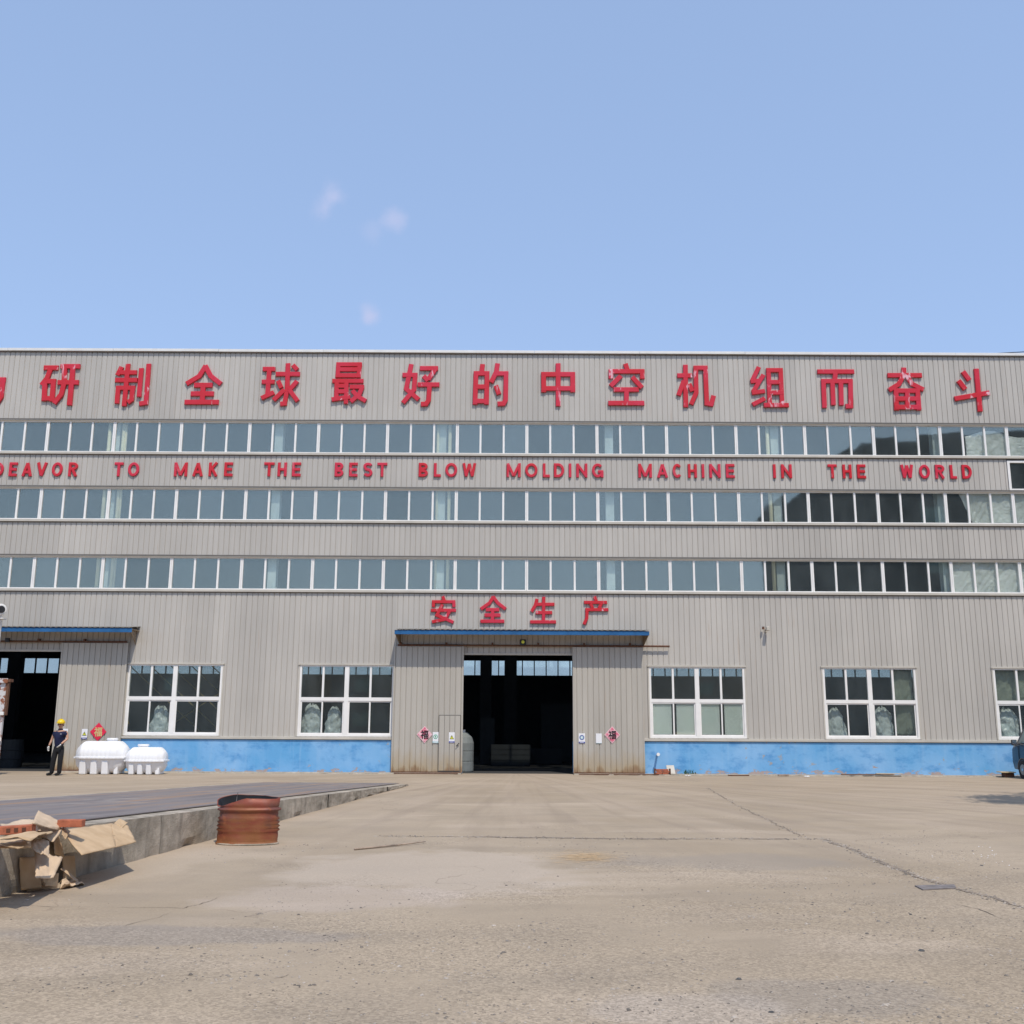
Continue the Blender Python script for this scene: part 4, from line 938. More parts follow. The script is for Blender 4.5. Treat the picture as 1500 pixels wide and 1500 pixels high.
m.build('ears', 'skin', per)
m = MB(); m.grid(lambda u, v: (hc.x + .094 * math.cos(u * math.pi), hc.y + .01 + .108 * math.sin(u * math.pi), hc.z - .1 * v), 14, 2); m.build('hair', 'ink', per, solid=.008)
m = MB(); m.grid(lambda u, v: (PB.x + .03 + .072 * math.cos(u * 6.28319), PB.y - .015 + .068 * math.sin(u * 6.28319), 1.475 + .035 * v), 18, 1); m.build('collar', 'navy', per, solid=.01)
MB().box(PB.x + .085, PB.x + .135, PB.y - .148, PB.y - .142, 1.335, 1.347).build('chest_badge', 'sign_white', per)

per.scale = (.955, .955, .955)
# ------------------------------------------------------------------ raised weighbridge platform
def face_x(Y): return -4.78 + (Y - 10.14) * .1083
def deck_z(Y): return max(.03, .57 - .0285 * (Y - 10.3))
plat = thing('weighbridge_platform', (-6.2, 16, 0), 'low concrete weighbridge ramp with worn steel deck at the left of the yard', 'platform')
Ya, Yb = 5.0, 28.6; random.seed(11)
# concrete front beam in cast sections with broken arrises
y = Ya
while y < Yb - .1:
    ny = min(Yb, y + random.uniform(2.2, 3.2)); m = MB(); n = max(4, int((ny - y) / .12))
    off = random.uniform(-.012, .012)
    def fn(u, v, y=y, ny=ny, off=off):
        Y = y + .006 + (ny - y - .012) * u; fx = face_x(Y); z1 = deck_z(Y) - .006
        nz_ = noise.noise(Vector((Y * 2.3, v * 2, 1))) * .018 + noise.noise(Vector((Y * 7, v * 5, 4))) * .008
        if v < .62:
            k = v / .62; chip = max(0, noise.noise(Vector((Y * 1.7, 7, 0))) - .15) * .16 if k < .25 else 0
            return (fx + off + nz_ - chip * (1 - k * 4), Y, z1 * k)
        k = (v - .62) / .38; drop = max(0, noise.noise(Vector((Y * 2.9, 2, 0))) - .1) * .09
        e = .05 * (1 - min(1, k * 4))
        return (fx + off * (1 - k) - .38 * k - .012 + nz_ * (1 - k), Y, z1 - (drop + .008) * (1 - min(1, k * 3.5)))
    m.grid(fn, n, 26); m.build('edge_beam', 'kerb', plat)
    e0, e1 = y + .006, ny - .006
    MB().box(face_x(y) - .5, face_x(y) - .03, e0, e1, 0, deck_z(e1) - .03).build('beam_core', 'kerb', plat); y = ny
m = MB(); n = 30; W_ = 3.75
def bk(Y): return face_x(Y) - .30
NY = 12
for k in range(NY):
    y0 = Ya + (Yb + .3 - Ya) * k / NY; y1 = Ya + (Yb + .3 - Ya) * (k + 1) / NY
    m = MB()
    def fn(u, v, y0=y0, y1=y1):
        Y = y0 + .004 + (y1 - y0 - .008) * v; Yv = Y + u * .32 * max(0, (Y - 20) / 9); return (bk(Y) - W_ * u, Yv, deck_z(Yv) + .010)
    m.grid(fn, 4, 3); m.build('deck_plate', 'deck', plat, solid=.012)
m = MB(); m.grid(lambda u, v: (bk(Ya + (Yb - Ya) * u) - W_ - .02 - .35 * v + .05 * noise.noise(Vector((u * 40, v, 0))), Ya + (Yb + .5 - Ya) * u + .25, (deck_z(Ya + (Yb - Ya) * u) - .01) if v < .6 else 0.0), 90, 2)
m.build('rear_edge_beam', 'kerb', plat)

# ------------------------------------------------------------------ rusty cut-down drum
dc = gr(362, 1236); dc.z = 0
t_ = thing('cut_drum', dc, 'rusty dented steel drum with its top cut off beside the platform', 'drum')
m = MB(); n = 48; rows = [0, .02, .03, .05, .12, .165, .19, .215, .24, .265, .29, .315, .34, .365, .40, .435, .452, .47, .485, .50, 1.0]
ribs = {.165: -.006, .19: .014, .215: -.006, .24: .015, .265: -.006, .29: .014, .315: -.006, .34: .014, .365: -.006, .435: -.004, .452: .026, .47: .026, .485: -.006}
vs = []
for zi, z in enumerate(rows):
    for i in range(n):
        a = 6.28319 * i / n; rx, ry = .400, .23
        top = .625 - .02 * math.cos(a + .4)
        fl = max(0, -math.cos(a)) ; fr = max(0, -math.sin(a))
        if fl > .05: top -= .19 * (fl ** 1.2) * (fr ** .5 if fr > 0 else 0) + .06 * fl ** 6
        top += .008 * noise.noise(Vector((a * 3, 1, 1)))
        zz = z if z < 1 else top
        k = 1 + ribs.get(z, 0) / .3 + (.035 if z <= .02 else 0)
        den = .02 * noise.noise(Vector((math.cos(a) * 2, math.sin(a) * 2, zz * 3)))
        lean = -.035 * (.5 - zz) if math.cos(a) < 0 else .0
        x_ = (rx + den + (-.02 if z >= .45 else 0) * 0) * k * math.cos(a) + lean + (.03 * (zz) if math.cos(a) > 0 else 0)
        if z >= 1: x_ -= .05 * max(0, -math.cos(a)) ** 3
        vs.append((dc.x + x_, dc.y + (ry + den) * k * math.sin(a), zz))
m.add(vs, [(r * n + i, r * n + (i + 1) % n, (r + 1) * n + (i + 1) % n, (r + 1) * n + i) for r in range(len(rows) - 1) for i in range(n)])
m.build('shell', 'drum', t_, smooth=True, solid=.006)
m = MB(); pts = [(dc.x + .42 * math.cos(6.28319 * i / 40), dc.y + .25 * math.sin(6.28319 * i / 40), .012) for i in range(41)]
for a_, c_ in zip(pts, pts[1:]): m.cyl(a_, c_, .012, n=6, caps=False)
m.build('bottom_rim', 'kerb', t_)
m = MB(); m.add([(dc.x + (v[0] - dc.x) * .975, dc.y + (v[1] - dc.y) * .965, v[2] - .004) for v in vs], [(r * n + i, r * n + (i + 1) % n, (r + 1) * n + (i + 1) % n, (r + 1) * n + i) for r in range(len(rows) - 1) for i in range(n)])
m.build('dark_inside', 'black', t_, smooth=True)  # slightly smaller copy of the shell, coloured black
w0 = dc + Vector((-.19, .02, .52)); MB().cyl(w0, w0 + Vector((.005, .02, .10)), .004, n=5).cyl(w0 + Vector((.005, .02, .10)), w0 + Vector((.02, 0, .16)), .004, n=5).build('wire', 'iron', t_)

# ------------------------------------------------------------------ cardboard heap and bricks
def patch(name, cs, mat, label, amp=.02, seed=0, bend=0, cat='cardboard', nu=12, sag=0, lift=0, group='torn cardboard heaped on the platform edge'):
    P = [at(*c) if len(c) == 3 else c[0] for c in cs]; m = MB()
    nrm = (P[1] - P[0]).cross(P[3] - P[0]).normalized()
    def fn(u, v):
        q = (P[0] * (1 - u) + P[1] * u) * (1 - v) + (P[3] * (1 - u) + P[2] * u) * v
        k = noise.noise(Vector((u * 2.5 + seed, v * 2.5, seed))) + .5 * noise.noise(Vector((u * 7 + seed, v * 7, seed + 3)))
        q = q + nrm * (amp * k + bend * math.sin(u * math.pi) * (1 if bend else 0) + sag * abs(v - .5))
        q.z += lift * math.sin(math.pi * v)
        jag = .006 * noise.noise(Vector((u * 9 + seed, v * 9, 5)))
        return (q.x + jag, q.y, max(.004, q.z + jag))
    m.grid(fn, nu, nu)
    return tag(m.build(name, mat, solid=.007, smooth=True), label, cat, group)
def flap(px, py, s, off=.012):     # point of a sheet that rests on the platform arris and tips outwards with slope s
    d = pix_dir(px, py); lo, hi = 5.0, 25.0
    g_ = lambda Y: (EYE + d.z / d.y * Y) - (deck_z(Y) + off - s * (d.x / d.y * Y - face_x(Y)))
    for _ in range(50):
        m_ = (lo + hi) / 2
        if g_(m_) > 0: lo = m_
        else: hi = m_
    return Vector((d.x / d.y * lo, lo, EYE + d.z / d.y * lo))
def dk(px, py, dz=0):
    Y = 12
    for _ in range(40): Y = .5 * Y + .5 * gr(px, py, deck_z(Y) + dz).y
    return gr(px, py, deck_z(Y) + dz)
patch('cardboard_sheet', [(flap(90, 1216, .42),), (flap(166, 1206, .42),), (flap(170, 1241, .42),), (flap(119, 1253, .42),)], 'card', 'large flat brown cardboard sheet draped over the platform edge', .006, 1, cat='cardboard')
patch('cardboard_sheet', [(flap(163, 1207, .46, .022),), (flap(187, 1209, .46, .022),), (flap(199.5, 1233.5, .46, .022),), (flap(169, 1241.5, .46, .022),)], 'card', 'right flap of cardboard hanging furthest over the concrete edge', .006, 2)
patch('cardboard_sheet', [(flap(167, 1206, .42, .022),), (flap(175, 1199, .42, .03),), (flap(187, 1205, .44, .03),), (flap(179, 1213, .45, .022),)], 'card', 'small square cardboard flap sticking up at the right of the heap', .004, 3)
patch('wrapping_paper', [(dk(47, 1206, .12),), (56, 1187, 10.95), (96, 1207, 10.95), (84, 1216, 10.7)], 'paper', 'folded pale paper sheet peaking at the top of the heap', .010, 5, cat='paper')
patch('wrapping_paper', [(dk(0, 1207, .04),), (dk(50, 1199, .06),), (dk(60, 1215, .05),), (dk(8, 1217, .03),)], 'paper', 'pale crumpled paper behind the hollow brick at the left edge', .02, 6, cat='paper')
patch('wrapping_paper', [(50, 1201, 10.9), (92, 1212, 10.8), (78, 1233, 10.55), (58, 1224, 10.6)], 'paper', 'creased pale paper drooping from the middle of the heap', .02, 7, cat='paper')
patch('cardboard_sheet', [(92, 1209, 10.9), (103, 1218, 10.9), (96, 1230, 10.7), (91, 1222, 10.7)], 'card', 'small bright cardboard corner beside the red brick', .006, 8)
patch('cardboard_sheet', [(flap(-14, 1228, .05, .05),), (flap(44, 1219, .05, .06),), (flap(78, 1217, .05, .06),), (flap(45, 1229, .05, .05),)], 'card', 'curled cardboard layer under the hollow brick', .03, 9)
patch('cardboard_sheet', [(flap(-14, 1232, .12, .02),), (flap(30, 1229, .12, .02),), (flap(46, 1239, .12, .02),), (flap(25, 1243, .12, .02),)], 'card', 'long cardboard strip poking forward below the hollow brick', .012, 10)
patch('cardboard_sheet', [(flap(-30, 1230, .2, .005),), (flap(44, 1232, .2, .005),), (flap(46, 1242, .2, .005),), (flap(-30, 1243, .2, .005),)], 'card', 'lower cardboard layer at the left edge shading the concrete', .014, 11)
patch('wrapping_paper', [(38, 1231, 10.5), (72, 1229, 10.6), (72, 1256, 10.3), (53, 1249, 10.2)], 'paper', 'twisted brown paper hanging down the middle of the heap', .03, 12, cat='paper')
patch('cardboard_sheet', [(78, 1221, 10.8), (88, 1222, 11.2), (93, 1256, 11.1), (80, 1250, 10.7)], 'card', 'dark narrow cardboard piece in the hollow of the heap', .01, 16)
patch('cardboard_box_side', [(28.7, 1256, 10.35), (52, 1255, 10.6), (62, 1300, 10.45), (30, 1304, 10.42)], 'card', 'upright brown cardboard side standing at the left foot of the heap', .010, 13)
patch('wrapping_paper', [(51, 1249, 10.45), (92, 1256, 10.55), (78, 1287, 10.3), (52, 1286, 10.1)], 'paper', 'bright crumpled paper sheet leaning on the cardboard box', .025, 14, cat='paper')
patch('cardboard_box_side', [(91, 1253, 11.1), (109, 1253.5, 11.3), (111.5, 1286, 11.25), (93, 1290, 10.95)], 'card', 'narrow upright cardboard panel at the right foot of the heap', .006, 15)
patch('cardboard_sheet', [(60, 1284, 10.5), (86, 1279, 10.6), (84, 1299, 10.6), (66, 1298, 10.45)], 'card', 'shaded cardboard piece under the bright crumpled paper', .012, 17)
patch('cardboard_sheet', [(33, 1303.5, 10.52), (60, 1290, 10.6), (84, 1300, 10.65), (40, 1304.5, 10.48)], 'card', 'crushed cardboard lying on the ground at the front of the heap', .02, 18)
patch('cardboard_strip', [(89, 1272.5, 10.9), (92, 1271, 10.95), (114, 1289, 10.95), (111, 1291, 10.9)], 'paper', 'narrow cardboard strip leaning on the right foot of the heap', .003, 19)
patch('wrapping_paper', [(88, 1292, 10.75), (112, 1287, 11.2), (124, 1297, 10.9), (92, 1300, 10.6)], 'paper', 'scrunched paper scraps at the right foot of the heap', .06, 20, cat='paper', nu=18)
def brick(c, L, Wd, Hh, rz, holes, label, tilt=0):
    t_ = thing('brick', c, label, 'brick'); t_.rotation_euler = (0, tilt, rz)
    m = MB(); m.box(-L / 2, L / 2, -Wd / 2, Wd / 2, 0, Hh)
    me = bpy.data.meshes.new('block'); me.from_pydata(m.v, [], m.f); me.materials.append(M['brick']); o = bpy.data.objects.new('block', me); COL.objects.link(o); o.parent = t_
    bv = o.modifiers.new('b', 'BEVEL'); bv.width = .006; bv.segments = 2
    if holes:
        m = MB()
        for k in (-.1, .1, .3): m.box(L * k - .018, L * k + .018, -Wd / 2 - .003, -Wd / 2 + .01, Hh * .25, Hh * .75)
        me = bpy.data.meshes.new('hole'); me.from_pydata(m.v, [], m.f); me.materials.append(M['brick_hole']); o = bpy.data.objects.new('hole', me); COL.objects.link(o); o.parent = t_
c_ = at(21, 1221.5, 9.9); brick(c_, .34, .13, .075, R_(8), True, 'hollow orange brick lying on the cardboard at the left edge', tilt=R_(-3))
c_ = dk(114, 1212, .02) + Vector((-.09, .05, 0)); brick(c_, .245, .11, .072, R_(3), False, 'red brick lying on the deck behind the cardboard')

# ------------------------------------------------------------------ microvan parked nose to the wall
vx = at(1481, 1110, 35.0).x + .10; vy = 35.1
van = thing('microvan', (vx + .75, 33.4, 0), 'dark blue microvan parked nose to the wall at the right edge', 'van')
def van_ring(y, zs_w):   # cross-section at y : list of (halfwidth, z)
    cx = vx + .75
    left = [(cx - w_, y, z) for w_, z in zs_w]; right = [(cx + w_, y, z) for w_, z in zs_w][::-1]
    return left + right
sec = [(35.22, [(.60, .30), (.66, .52), (.64, .78), (.58, .86)]), (35.14, [(.70, .28), (.745, .52), (.73, .92), (.66, 1.04)]), (34.85, [(.72, .26), (.76, .58), (.75, 1.02), (.66, 1.20)]),
       (34.55, [(.73, .25), (.77, .60), (.76, 1.05), (.63, 1.52)]), (34.20, [(.73, .25), (.78, .60), (.77, 1.06), (.60, 1.76)]), (33.7, [(.73, .25), (.78, .60), (.77, 1.06), (.60, 1.85)]), (32.2, [(.73, .25), (.78, .60), (.77, 1.06), (.60, 1.87)]), (31.75, [(.72, .28), (.76, .60), (.75, 1.06), (.60, 1.82)]), (31.65, [(.68, .32), (.70, .60), (.68, 1.06), (.54, 1.70)])]
m = MB(); vs = []; 
for y_, zw in sec: vs += van_ring(y_, zw)
k = 8; fs = [(i * k + j, i * k + (j + 1) % k, (i + 1) * k + (j + 1) % k, (i + 1) * k + j) for i in range(len(sec) - 1) for j in range(k)] + [tuple(range(k)), tuple(range((len(sec) - 1) * k, len(sec) * k))]
m.add(vs, fs); m.build('body', 'van', van, bevel=.03, smooth=False)
lx = lambda z: vx + .75 - (.77 - (z - 1.06) * .17 / .79) - .006    # outer x of the glasshouse side
def side_poly(pts, name, mat, off=.004, th=.012):
    q = MB(); n_ = len(pts); q.add([(lx(z) - off, y_, z) for y_, z in pts] + [(lx(z) - off + th, y_, z) for y_, z in pts], [tuple(range(n_)), tuple(range(2 * n_ - 1, n_ - 1, -1))] + [(i, (i + 1) % n_, n_ + (i + 1) % n_, n_ + i) for i in range(n_)]); return q.build(name, mat, van)
side_poly([(34.58, 1.14), (33.72, 1.14), (33.72, 1.66), (34.18, 1.66)], 'door_window', 'van_glass', .012)
side_poly([(33.62, 1.14), (32.70, 1.14), (32.70, 1.66), (33.62, 1.66)], 'rear_window', 'van_glass', .012)
q = MB(); q.box(vx - .045, vx - .022, 33.6, 34.75, 1.075, 1.095); q.build('belt_strip', 'chrome', van)
q = MB(); q.box(vx - .034, vx - .02, 33.66, 33.675, .35, 1.06).box(vx - .034, vx - .02, 34.60, 34.612, .62, 1.04); q.build('door_seam', 'black', van)
q = MB(); q.box(vx - .06, vx - .03, 33.74, 33.86, .95, .98); q.build('door_handle', 'black', van)
q = MB(); q.add([(vx + .15, 34.87, 1.20), (vx + 1.35, 34.87, 1.20), (vx + 1.33, 34.24, 1.75), (vx + .17, 34.24, 1.75), (vx + .15, 34.89, 1.21), (vx + 1.35, 34.89, 1.21), (vx + 1.33, 34.26, 1.76), (vx + .17, 34.26, 1.76)], [(0, 1, 2, 3), (4, 7, 6, 5), (0, 4, 5, 1), (1, 5, 6, 2), (2, 6, 7, 3), (3, 7, 4, 0)]); q.build('windscreen', 'van_glass', van)
q = MB(); q.box(vx - .25, vx - .09, 34.52, 34.60, 1.05, 1.24); mr_ = q.build('wing_mirror', 'black', van, bevel=.02)
MB().box(vx - .24, vx - .10, 34.510, 34.518, 1.065, 1.225).build('mirror_glass', 'chrome', mr_)
MB().cyl((vx - .10, 34.56, 1.10), (vx + .03, 34.50, 1.08), .015, n=8).build('mirror_arm', 'black', mr_)
for yy in (34.35, 32.15):
    for side in (0, 1):
        x0 = vx - .075 if side == 0 else vx + 1.36
        wl = MB(); wl.cyl((x0 + .02, yy, .285), (x0 + .19, yy, .285), .285, n=28); wo = wl.build('wheel', 'tyre', van, bevel=.02)
        xo = x0 + .012 if side == 0 else x0 + .198
        MB().cyl((xo, yy, .285), (xo + .01, yy, .285), .17, n=24).build('rim', 'rim', wo)
        MB().cyl((xo - .012 if side == 0 else xo + .010, yy, .285), (xo if side == 0 else xo + .022, yy, .285), .05, n=12).build('hub_cap', 'chrome', wo)
    q = MB(); n_ = 14
    q.grid(lambda u, v: (vx - .05 + .06 * v, yy + (.36 - .015 * v) * math.cos(math.pi * u), .29 + (.36 - .015 * v) * math.sin(math.pi * u)), n_, 1); q.build('wheel_arch', 'iron', van, solid=.02)
    q = MB(); q.cyl((vx - .036, yy, .29), (vx + .0, yy, .29), .345, n=28); q.build('wheel_well', 'black', van)
MB().box(vx + .16, vx + 1.34, 35.14, 35.24, .30, .46).build('bumper', 'iron', van, bevel=.02)
for s in (.22, 1.10): MB().box(vx + s, vx + s + .2, 35.15, 35.22, .66, .80).build('headlight', 'chrome', van, bevel=.02)

# ------------------------------------------------------------------ left edge post and rusty rack
p0 = at(2, 895, 34.3)
t_ = thing('camera_post', (p0.x - .12, 34.3, 0), 'white post with a round white camera head at the left edge', 'camera post')
MB().box(p0.x - .26, p0.x + .02, 34.2, 34.4, 0, p0.z - .28).build('post', 'white_paint', t_, bevel=.01)
MB().box(p0.x - .30, p0.x + .14, 34.15, 34.45, p0.z - .278, p0.z - .24).build('bracket', 'white_paint', t_, bevel=.008)
MB().cyl((p0.x - .02, 34.3, p0.z - .24), (p0.x - .02, 34.3, p0.z - .05), .05, n=12).build('stem', 'white_paint', t_)
MB().cyl((p0.x - .18, 34.35, p0.z + .05), (p0.x + .10, 34.08, p0.z + .03), .17, .19, n=24).build('camera_head', 'white_paint', t_, bevel=.03)
MB().cyl((p0.x + .102, 34.078, p0.z + .03), (p0.x + .112, 34.068, p0.z + .03), .12, n=20).build('lens', 'black', t_)
p1 = at(7, 1040, 33.2); zt = at(7, 994, 33.2).z
t_ = thing('rusty_rack', (p1.x - .2, 33.2, 0), 'tall rusty rack with flaking white paint at the left edge', 'steel rack')
MB().box(p1.x - .22, p1.x + .02, 33.1, 33.16, .1, zt - .12).build('panel', 'rustwhite', t_)
MB().box(p1.x + .025, p1.x + .10, 33.08, 33.2, zt - 1.15, zt - .12).build('upright', 'rust_dark', t_, bevel=.006)
MB().box(p1.x - .03, p1.x + .022, 33.06, 33.098, 0, zt - 1.0).build('upright', 'rustwhite', t_, bevel=.006)
MB().box(p1.x - .3, p1.x + .16, 33.04, 33.26, zt - .115, zt - .02).build('top_beam', 'rust_dark', t_, bevel=.01)
MB().box(p1.x - .3, p1.x + .08, 33.02, 33.04, zt - .14, zt + .0).build('end_plate', 'rustwhite', t_, bevel=.004)
for dz in (1.15, 1.95): MB().box(p1.x - .3, p1.x + .06, 33.0, 33.058, zt - dz, zt - dz + .1).build('cross_bar', 'white_paint', t_, bevel=.005)

# ------------------------------------------------------------------ bits along the wall and in the yard
t_ = thing('brick_stack', (X(967, 1134), D - .45, 0), 'little stack of red bricks at the wall foot below the spout', 'bricks')
x0 = X(957.5, 1134)
for r in range(3):
    for k in range(2): MB().box(x0 + k * .22 + (.03 if r == 1 else 0), x0 + k * .22 + .205 + (.03 if r == 1 else 0), D - .56, D - .44, .035 + r * .058, .035 + r * .058 + .052).build('brick', 'brick', t_, bevel=.006)
MB().box(x0 - .05, x0 - .01, D - .58, D - .42, 0.03, .22).box(x0 + .46, x0 + .5, D - .58, D - .42, .03, .22).build('side_frame', 'rust_dark', t_)
x0 = X(981, 1130)
m = MB(); m.add([(x0 - .13, D - .42, .04), (x0 + .13, D - .42, .04), (x0 + .13, D - .10, .31), (x0 - .13, D - .10, .31)], [(0, 1, 2, 3)])
tag(m.build('tile', 'trim', solid=.02), 'pale square tile leaning on the blue wall beside the brick stack', 'tile')
def plank(xa, xb, ya, yb, z, w_, th, mat, label, name='plank'):
    a, c = Vector((xa, ya, z)), Vector((xb, yb, z)); d = (c - a).normalized(); s = Vector((-d.y, d.x, 0)) * w_ / 2
    m = MB(); m.add([a - s, c - s, c + s, a + s] + [v + Vector((0, 0, th)) for v in (a - s, c - s, c + s, a + s)], [(0, 3, 2, 1), (4, 5, 6, 7), (0, 1, 5, 4), (1, 2, 6, 5), (2, 3, 7, 6), (3, 0, 4, 7)])
    tag(m.build(name, mat, bevel=.003), label, name)
plank(X(1224, 1136), X(1303, 1136), D - .65, D - .35, .05, .09, .03, 'rust_dark', 'dark long plank on the pavement near the right window')
plank(X(1275, 1136), X(1312, 1136), D - .55, D - .62, .085, .14, .02, 'wood_pale', 'pale short plank lying across the dark plank')
plank(X(1060, 1137), X(1090, 1137), D - .75, D - .72, .01, .12, .03, 'rust_dark', 'flat dark strip on the ground in front of the blue wall')
plank(X(1132, 1137), X(1147, 1137), D - .72, D - .74, .01, .14, .05, 'wood_grey', 'short grey wood scrap lying at the wall foot')
plank(X(1448, 1134), X(1468, 1134), D - .75, D - .82, .16, .5, .03, 'wood_pale', 'thick yellowish board left of the van')
plank(X(1454, 1136), X(1467, 1136), D - .78, D - .8, .02, .3, .13, 'rust_dark', 'dark block under the yellowish board', 'block')
plank(X(846, 1136), X(958, 1136), D - .68, D - .60, .012, .05, .03, 'rust_dark', 'rusty floor rail running from the right door leaf', 'floor_rail')
plank(X(580, 1136), X(672, 1136), D - .62, D - .60, .012, .05, .03, 'rust_dark', 'rusty floor rail below the left central door leaf', 'floor_rail')
for px, py, lab in ((1008, 1137.5, 'crumpled white scrap near the weed'), (1182, 1138.5, 'crumpled white scrap beside the long dark plank'), (395, 1131, 'white scrap near the base of the blue wall on the left')):
    p = gr(px, py); m = MB(); m.grid(lambda u, v: (p.x + (u - .5) * .16, p.y + (v - .5) * .12, .02 + .05 * abs(noise.noise(Vector((u * 4 + px, v * 4, 0))))), 6, 6)
    tag(m.build('paper_scrap', 'sign_white', solid=.003), lab, 'litter')
p = Vector((X(1010, 1134), D - .15, .03)); m = MB(); random.seed(5)
for k in range(26):
    a = random.uniform(0, 6.28); l = random.uniform(.08, .24); b_ = p + Vector((random.uniform(-.18, .18), random.uniform(-.05, .05), 0)); tip = b_ + Vector((math.cos(a) * l * .6, -abs(math.sin(a)) * l * .5, l * .7)); s = Vector((-math.sin(a), math.cos(a), 0)) * .012
    md = b_.lerp(tip, .5) + Vector((0, 0, .02)); m.add([b_ - s, b_ + s, md + s, md - s, tip], [(0, 1, 2, 3), (3, 2, 4)])
tag(m.build('weed', 'leaf'), 'small green weed growing at the foot of the blue wall', 'weed')
a_, c_ = gr(519, 1245.5), gr(582, 1240); e_ = gr(623, 1236)
m = MB(); m.cyl(a_ + Vector((0, 0, .015)), c_ + Vector((0, 0, .02)), .014, .012, n=8).cyl(c_ + Vector((0, 0, .02)), e_ + Vector((0, 0, .03)), .012, .007, n=8)
tag(m.build('stick', 'wood_grey', smooth=True), 'long thin broken stick lying on the concrete in mid yard', 'stick')
# iron cover
a_, b_, c_, d_ = gr(1340, 1298.5), gr(1398, 1297), gr(1401, 1302), gr(1352, 1304.5)
m = MB(); P = [Vector((q_.x, q_.y, 0)) for q_ in (a_, b_, c_, d_)]; m.add([q_ + Vector((0, 0, .001)) for q_ in P] + [q_ + Vector((0, 0, .012)) for q_ in P], [(0, 3, 2, 1), (4, 5, 6, 7), (0, 1, 5, 4), (1, 2, 6, 5), (2, 3, 7, 6), (3, 0, 4, 7)])
tag(m.build('drain_cover', 'iron'), 'flat dark iron cover beside the long crack at right', 'drain cover')
# cracks between the slabs
random.seed(21)
def crack(pxs, w_, name='crack', broken=0):
    pts = [gr(*p) for p in pxs]; path = []
    for a, b2 in zip(pts, pts[1:]):
        n_ = max(2, int((b2 - a).length / .05))
        for i in range(n_): path.append(a.lerp(b2, i / n_))
    path.append(pts[-1]); m = MB(); L = []; Rr = []
    for i, p in enumerate(path):
        d = (path[min(i + 1, len(path) - 1)] - path[max(i - 1, 0)]).normalized(); s = Vector((-d.y, d.x, 0))
        j = s * (.07 * noise.noise(Vector((i * .11, w_, 0))) + .03 * noise.noise(Vector((i * .5, 1, 0))))
        ww = w_ * (.55 + .9 * abs(noise.noise(Vector((i * .23, 5, w_))))) * (0.25 if noise.noise(Vector((i * .035, 9, w_))) < -.12 - broken else 1)
        ww *= min(1, i / 12 + .1, (len(path) - 1 - i) / 12 + .1)
        L.append(p + j + s * ww * random.uniform(.3, .7)); Rr.append(p + j - s * ww * random.uniform(.3, .7))
    n_ = len(path); m.add([v + Vector((0, 0, .004)) for v in L] + [v + Vector((0, 0, .004)) for v in Rr], [(i, i + 1, n_ + i + 1, n_ + i) for i in range(n_ - 1)])
    return path, m.build(name, 'crack_dirt', ground)
tcd = NT('crack_dirt'); c = tcd.mix(tcd.ramp(tcd.noise(22, 5, rough=.7), .40, .60), rgb(.13, .098, .07), rgb(.34, .27, .205)); tcd.set(tcd.b.inputs['Base Color'], c); tcd.b.inputs['Roughness'].default_value = .95; tcd.bump(tcd.noise(40, 4), 1, .02); M['crack_dirt'] = tcd.m
paths = []
paths.append((crack([(555, 1225), (700, 1226), (900, 1229), (1060, 1229), (1150, 1229), (1205, 1229)], .12)[0], 12))
paths.append((crack([(1205, 1229), (1250, 1245), (1300, 1268), (1345, 1285), (1375, 1294), (1400, 1301), (1440, 1312), (1475, 1323), (1520, 1335)], .085, broken=.3)[0], 16))
paths.append((crack([(1035, 1154), (1080, 1180), (1128, 1203), (1178, 1227)], .03)[0], 3))
crack([(-20, 1326), (150, 1329), (268, 1331), (305, 1320), (330, 1312)], .012)
crack([(1400, 1325), (1450, 1338), (1510, 1358)], .03)
crack([(250, 1336), (200, 1352), (150, 1372)], .010)
crack([(400, 1435), (415, 1433), (430, 1428)], .03)
# ------------------------------------------------------------------ gravel and loose stones
def stones(name, pts, mat):
    m = MB()
    for (x_, y_, s) in pts:
        a = random.uniform(0, 6.28); e = random.uniform(.6, 1.0); h = s * random.uniform(.35, .7); vs = []
        for i in range(5):
            t2 = a + 6.28319 * i / 5 + random.uniform(-.3, .3); vs.append((x_ + s * math.cos(t2), y_ + s * e * math.sin(t2), 0.001))
        vs += [(x_ + .55 * s * math.cos(a + .6 + 2.1 * i) , y_ + .55 * s * e * math.sin(a + .6 + 2.1 * i), h * random.uniform(.8, 1.1)) for i in range(3)]
        m.add(vs, [(0, 1, 5), (1, 2, 6, 5), (2, 3, 6), (3, 4, 7, 6), (4, 0, 5, 7), (5, 6, 7)])
    return m.build(name, mat)
def mat_stone():
    t = NT('loose_stone'); v = t.n('ShaderNodeTexVoronoi', {'Vector': t.pos(), 'Scale': 9.0}).outputs['Color']; s_ = t.n('ShaderNodeSeparateColor', {0: v}).outputs[0]
    cr = t.mix(s_, rgb(.12, .105, .09), rgb(.46, .40, .34)); t.set(t.b.inputs['Base Color'], cr); t.b.inputs['Roughness'].default_value = .9; return t.m
M['stone'] = mat_stone(); M['stone_dark'] = simple('dark_stone', (.09, .09, .09), .9, var=.4, scale=9)
random.seed(33); pts = []
while len(pts) < 10000:
    Y = 5.2 + 12 * random.random() ** 1.5; x_ = random.uniform(-.56, .56) * Y
    dens = noise.noise(Vector((x_ * .45, Y * .45, 2))) * 1.3 + noise.noise(Vector((x_ * 2.1, Y * 2.1, 5))) * .6 + (.35 if x_ > 0 else .0) + (10 - Y) * .06
    if random.random() > dens + .15: continue
    if x_ < face_x(Y) + .1: continue
    pts.append((x_, Y, min(.022, .0046 * math.exp(random.gauss(.1, .5)))))
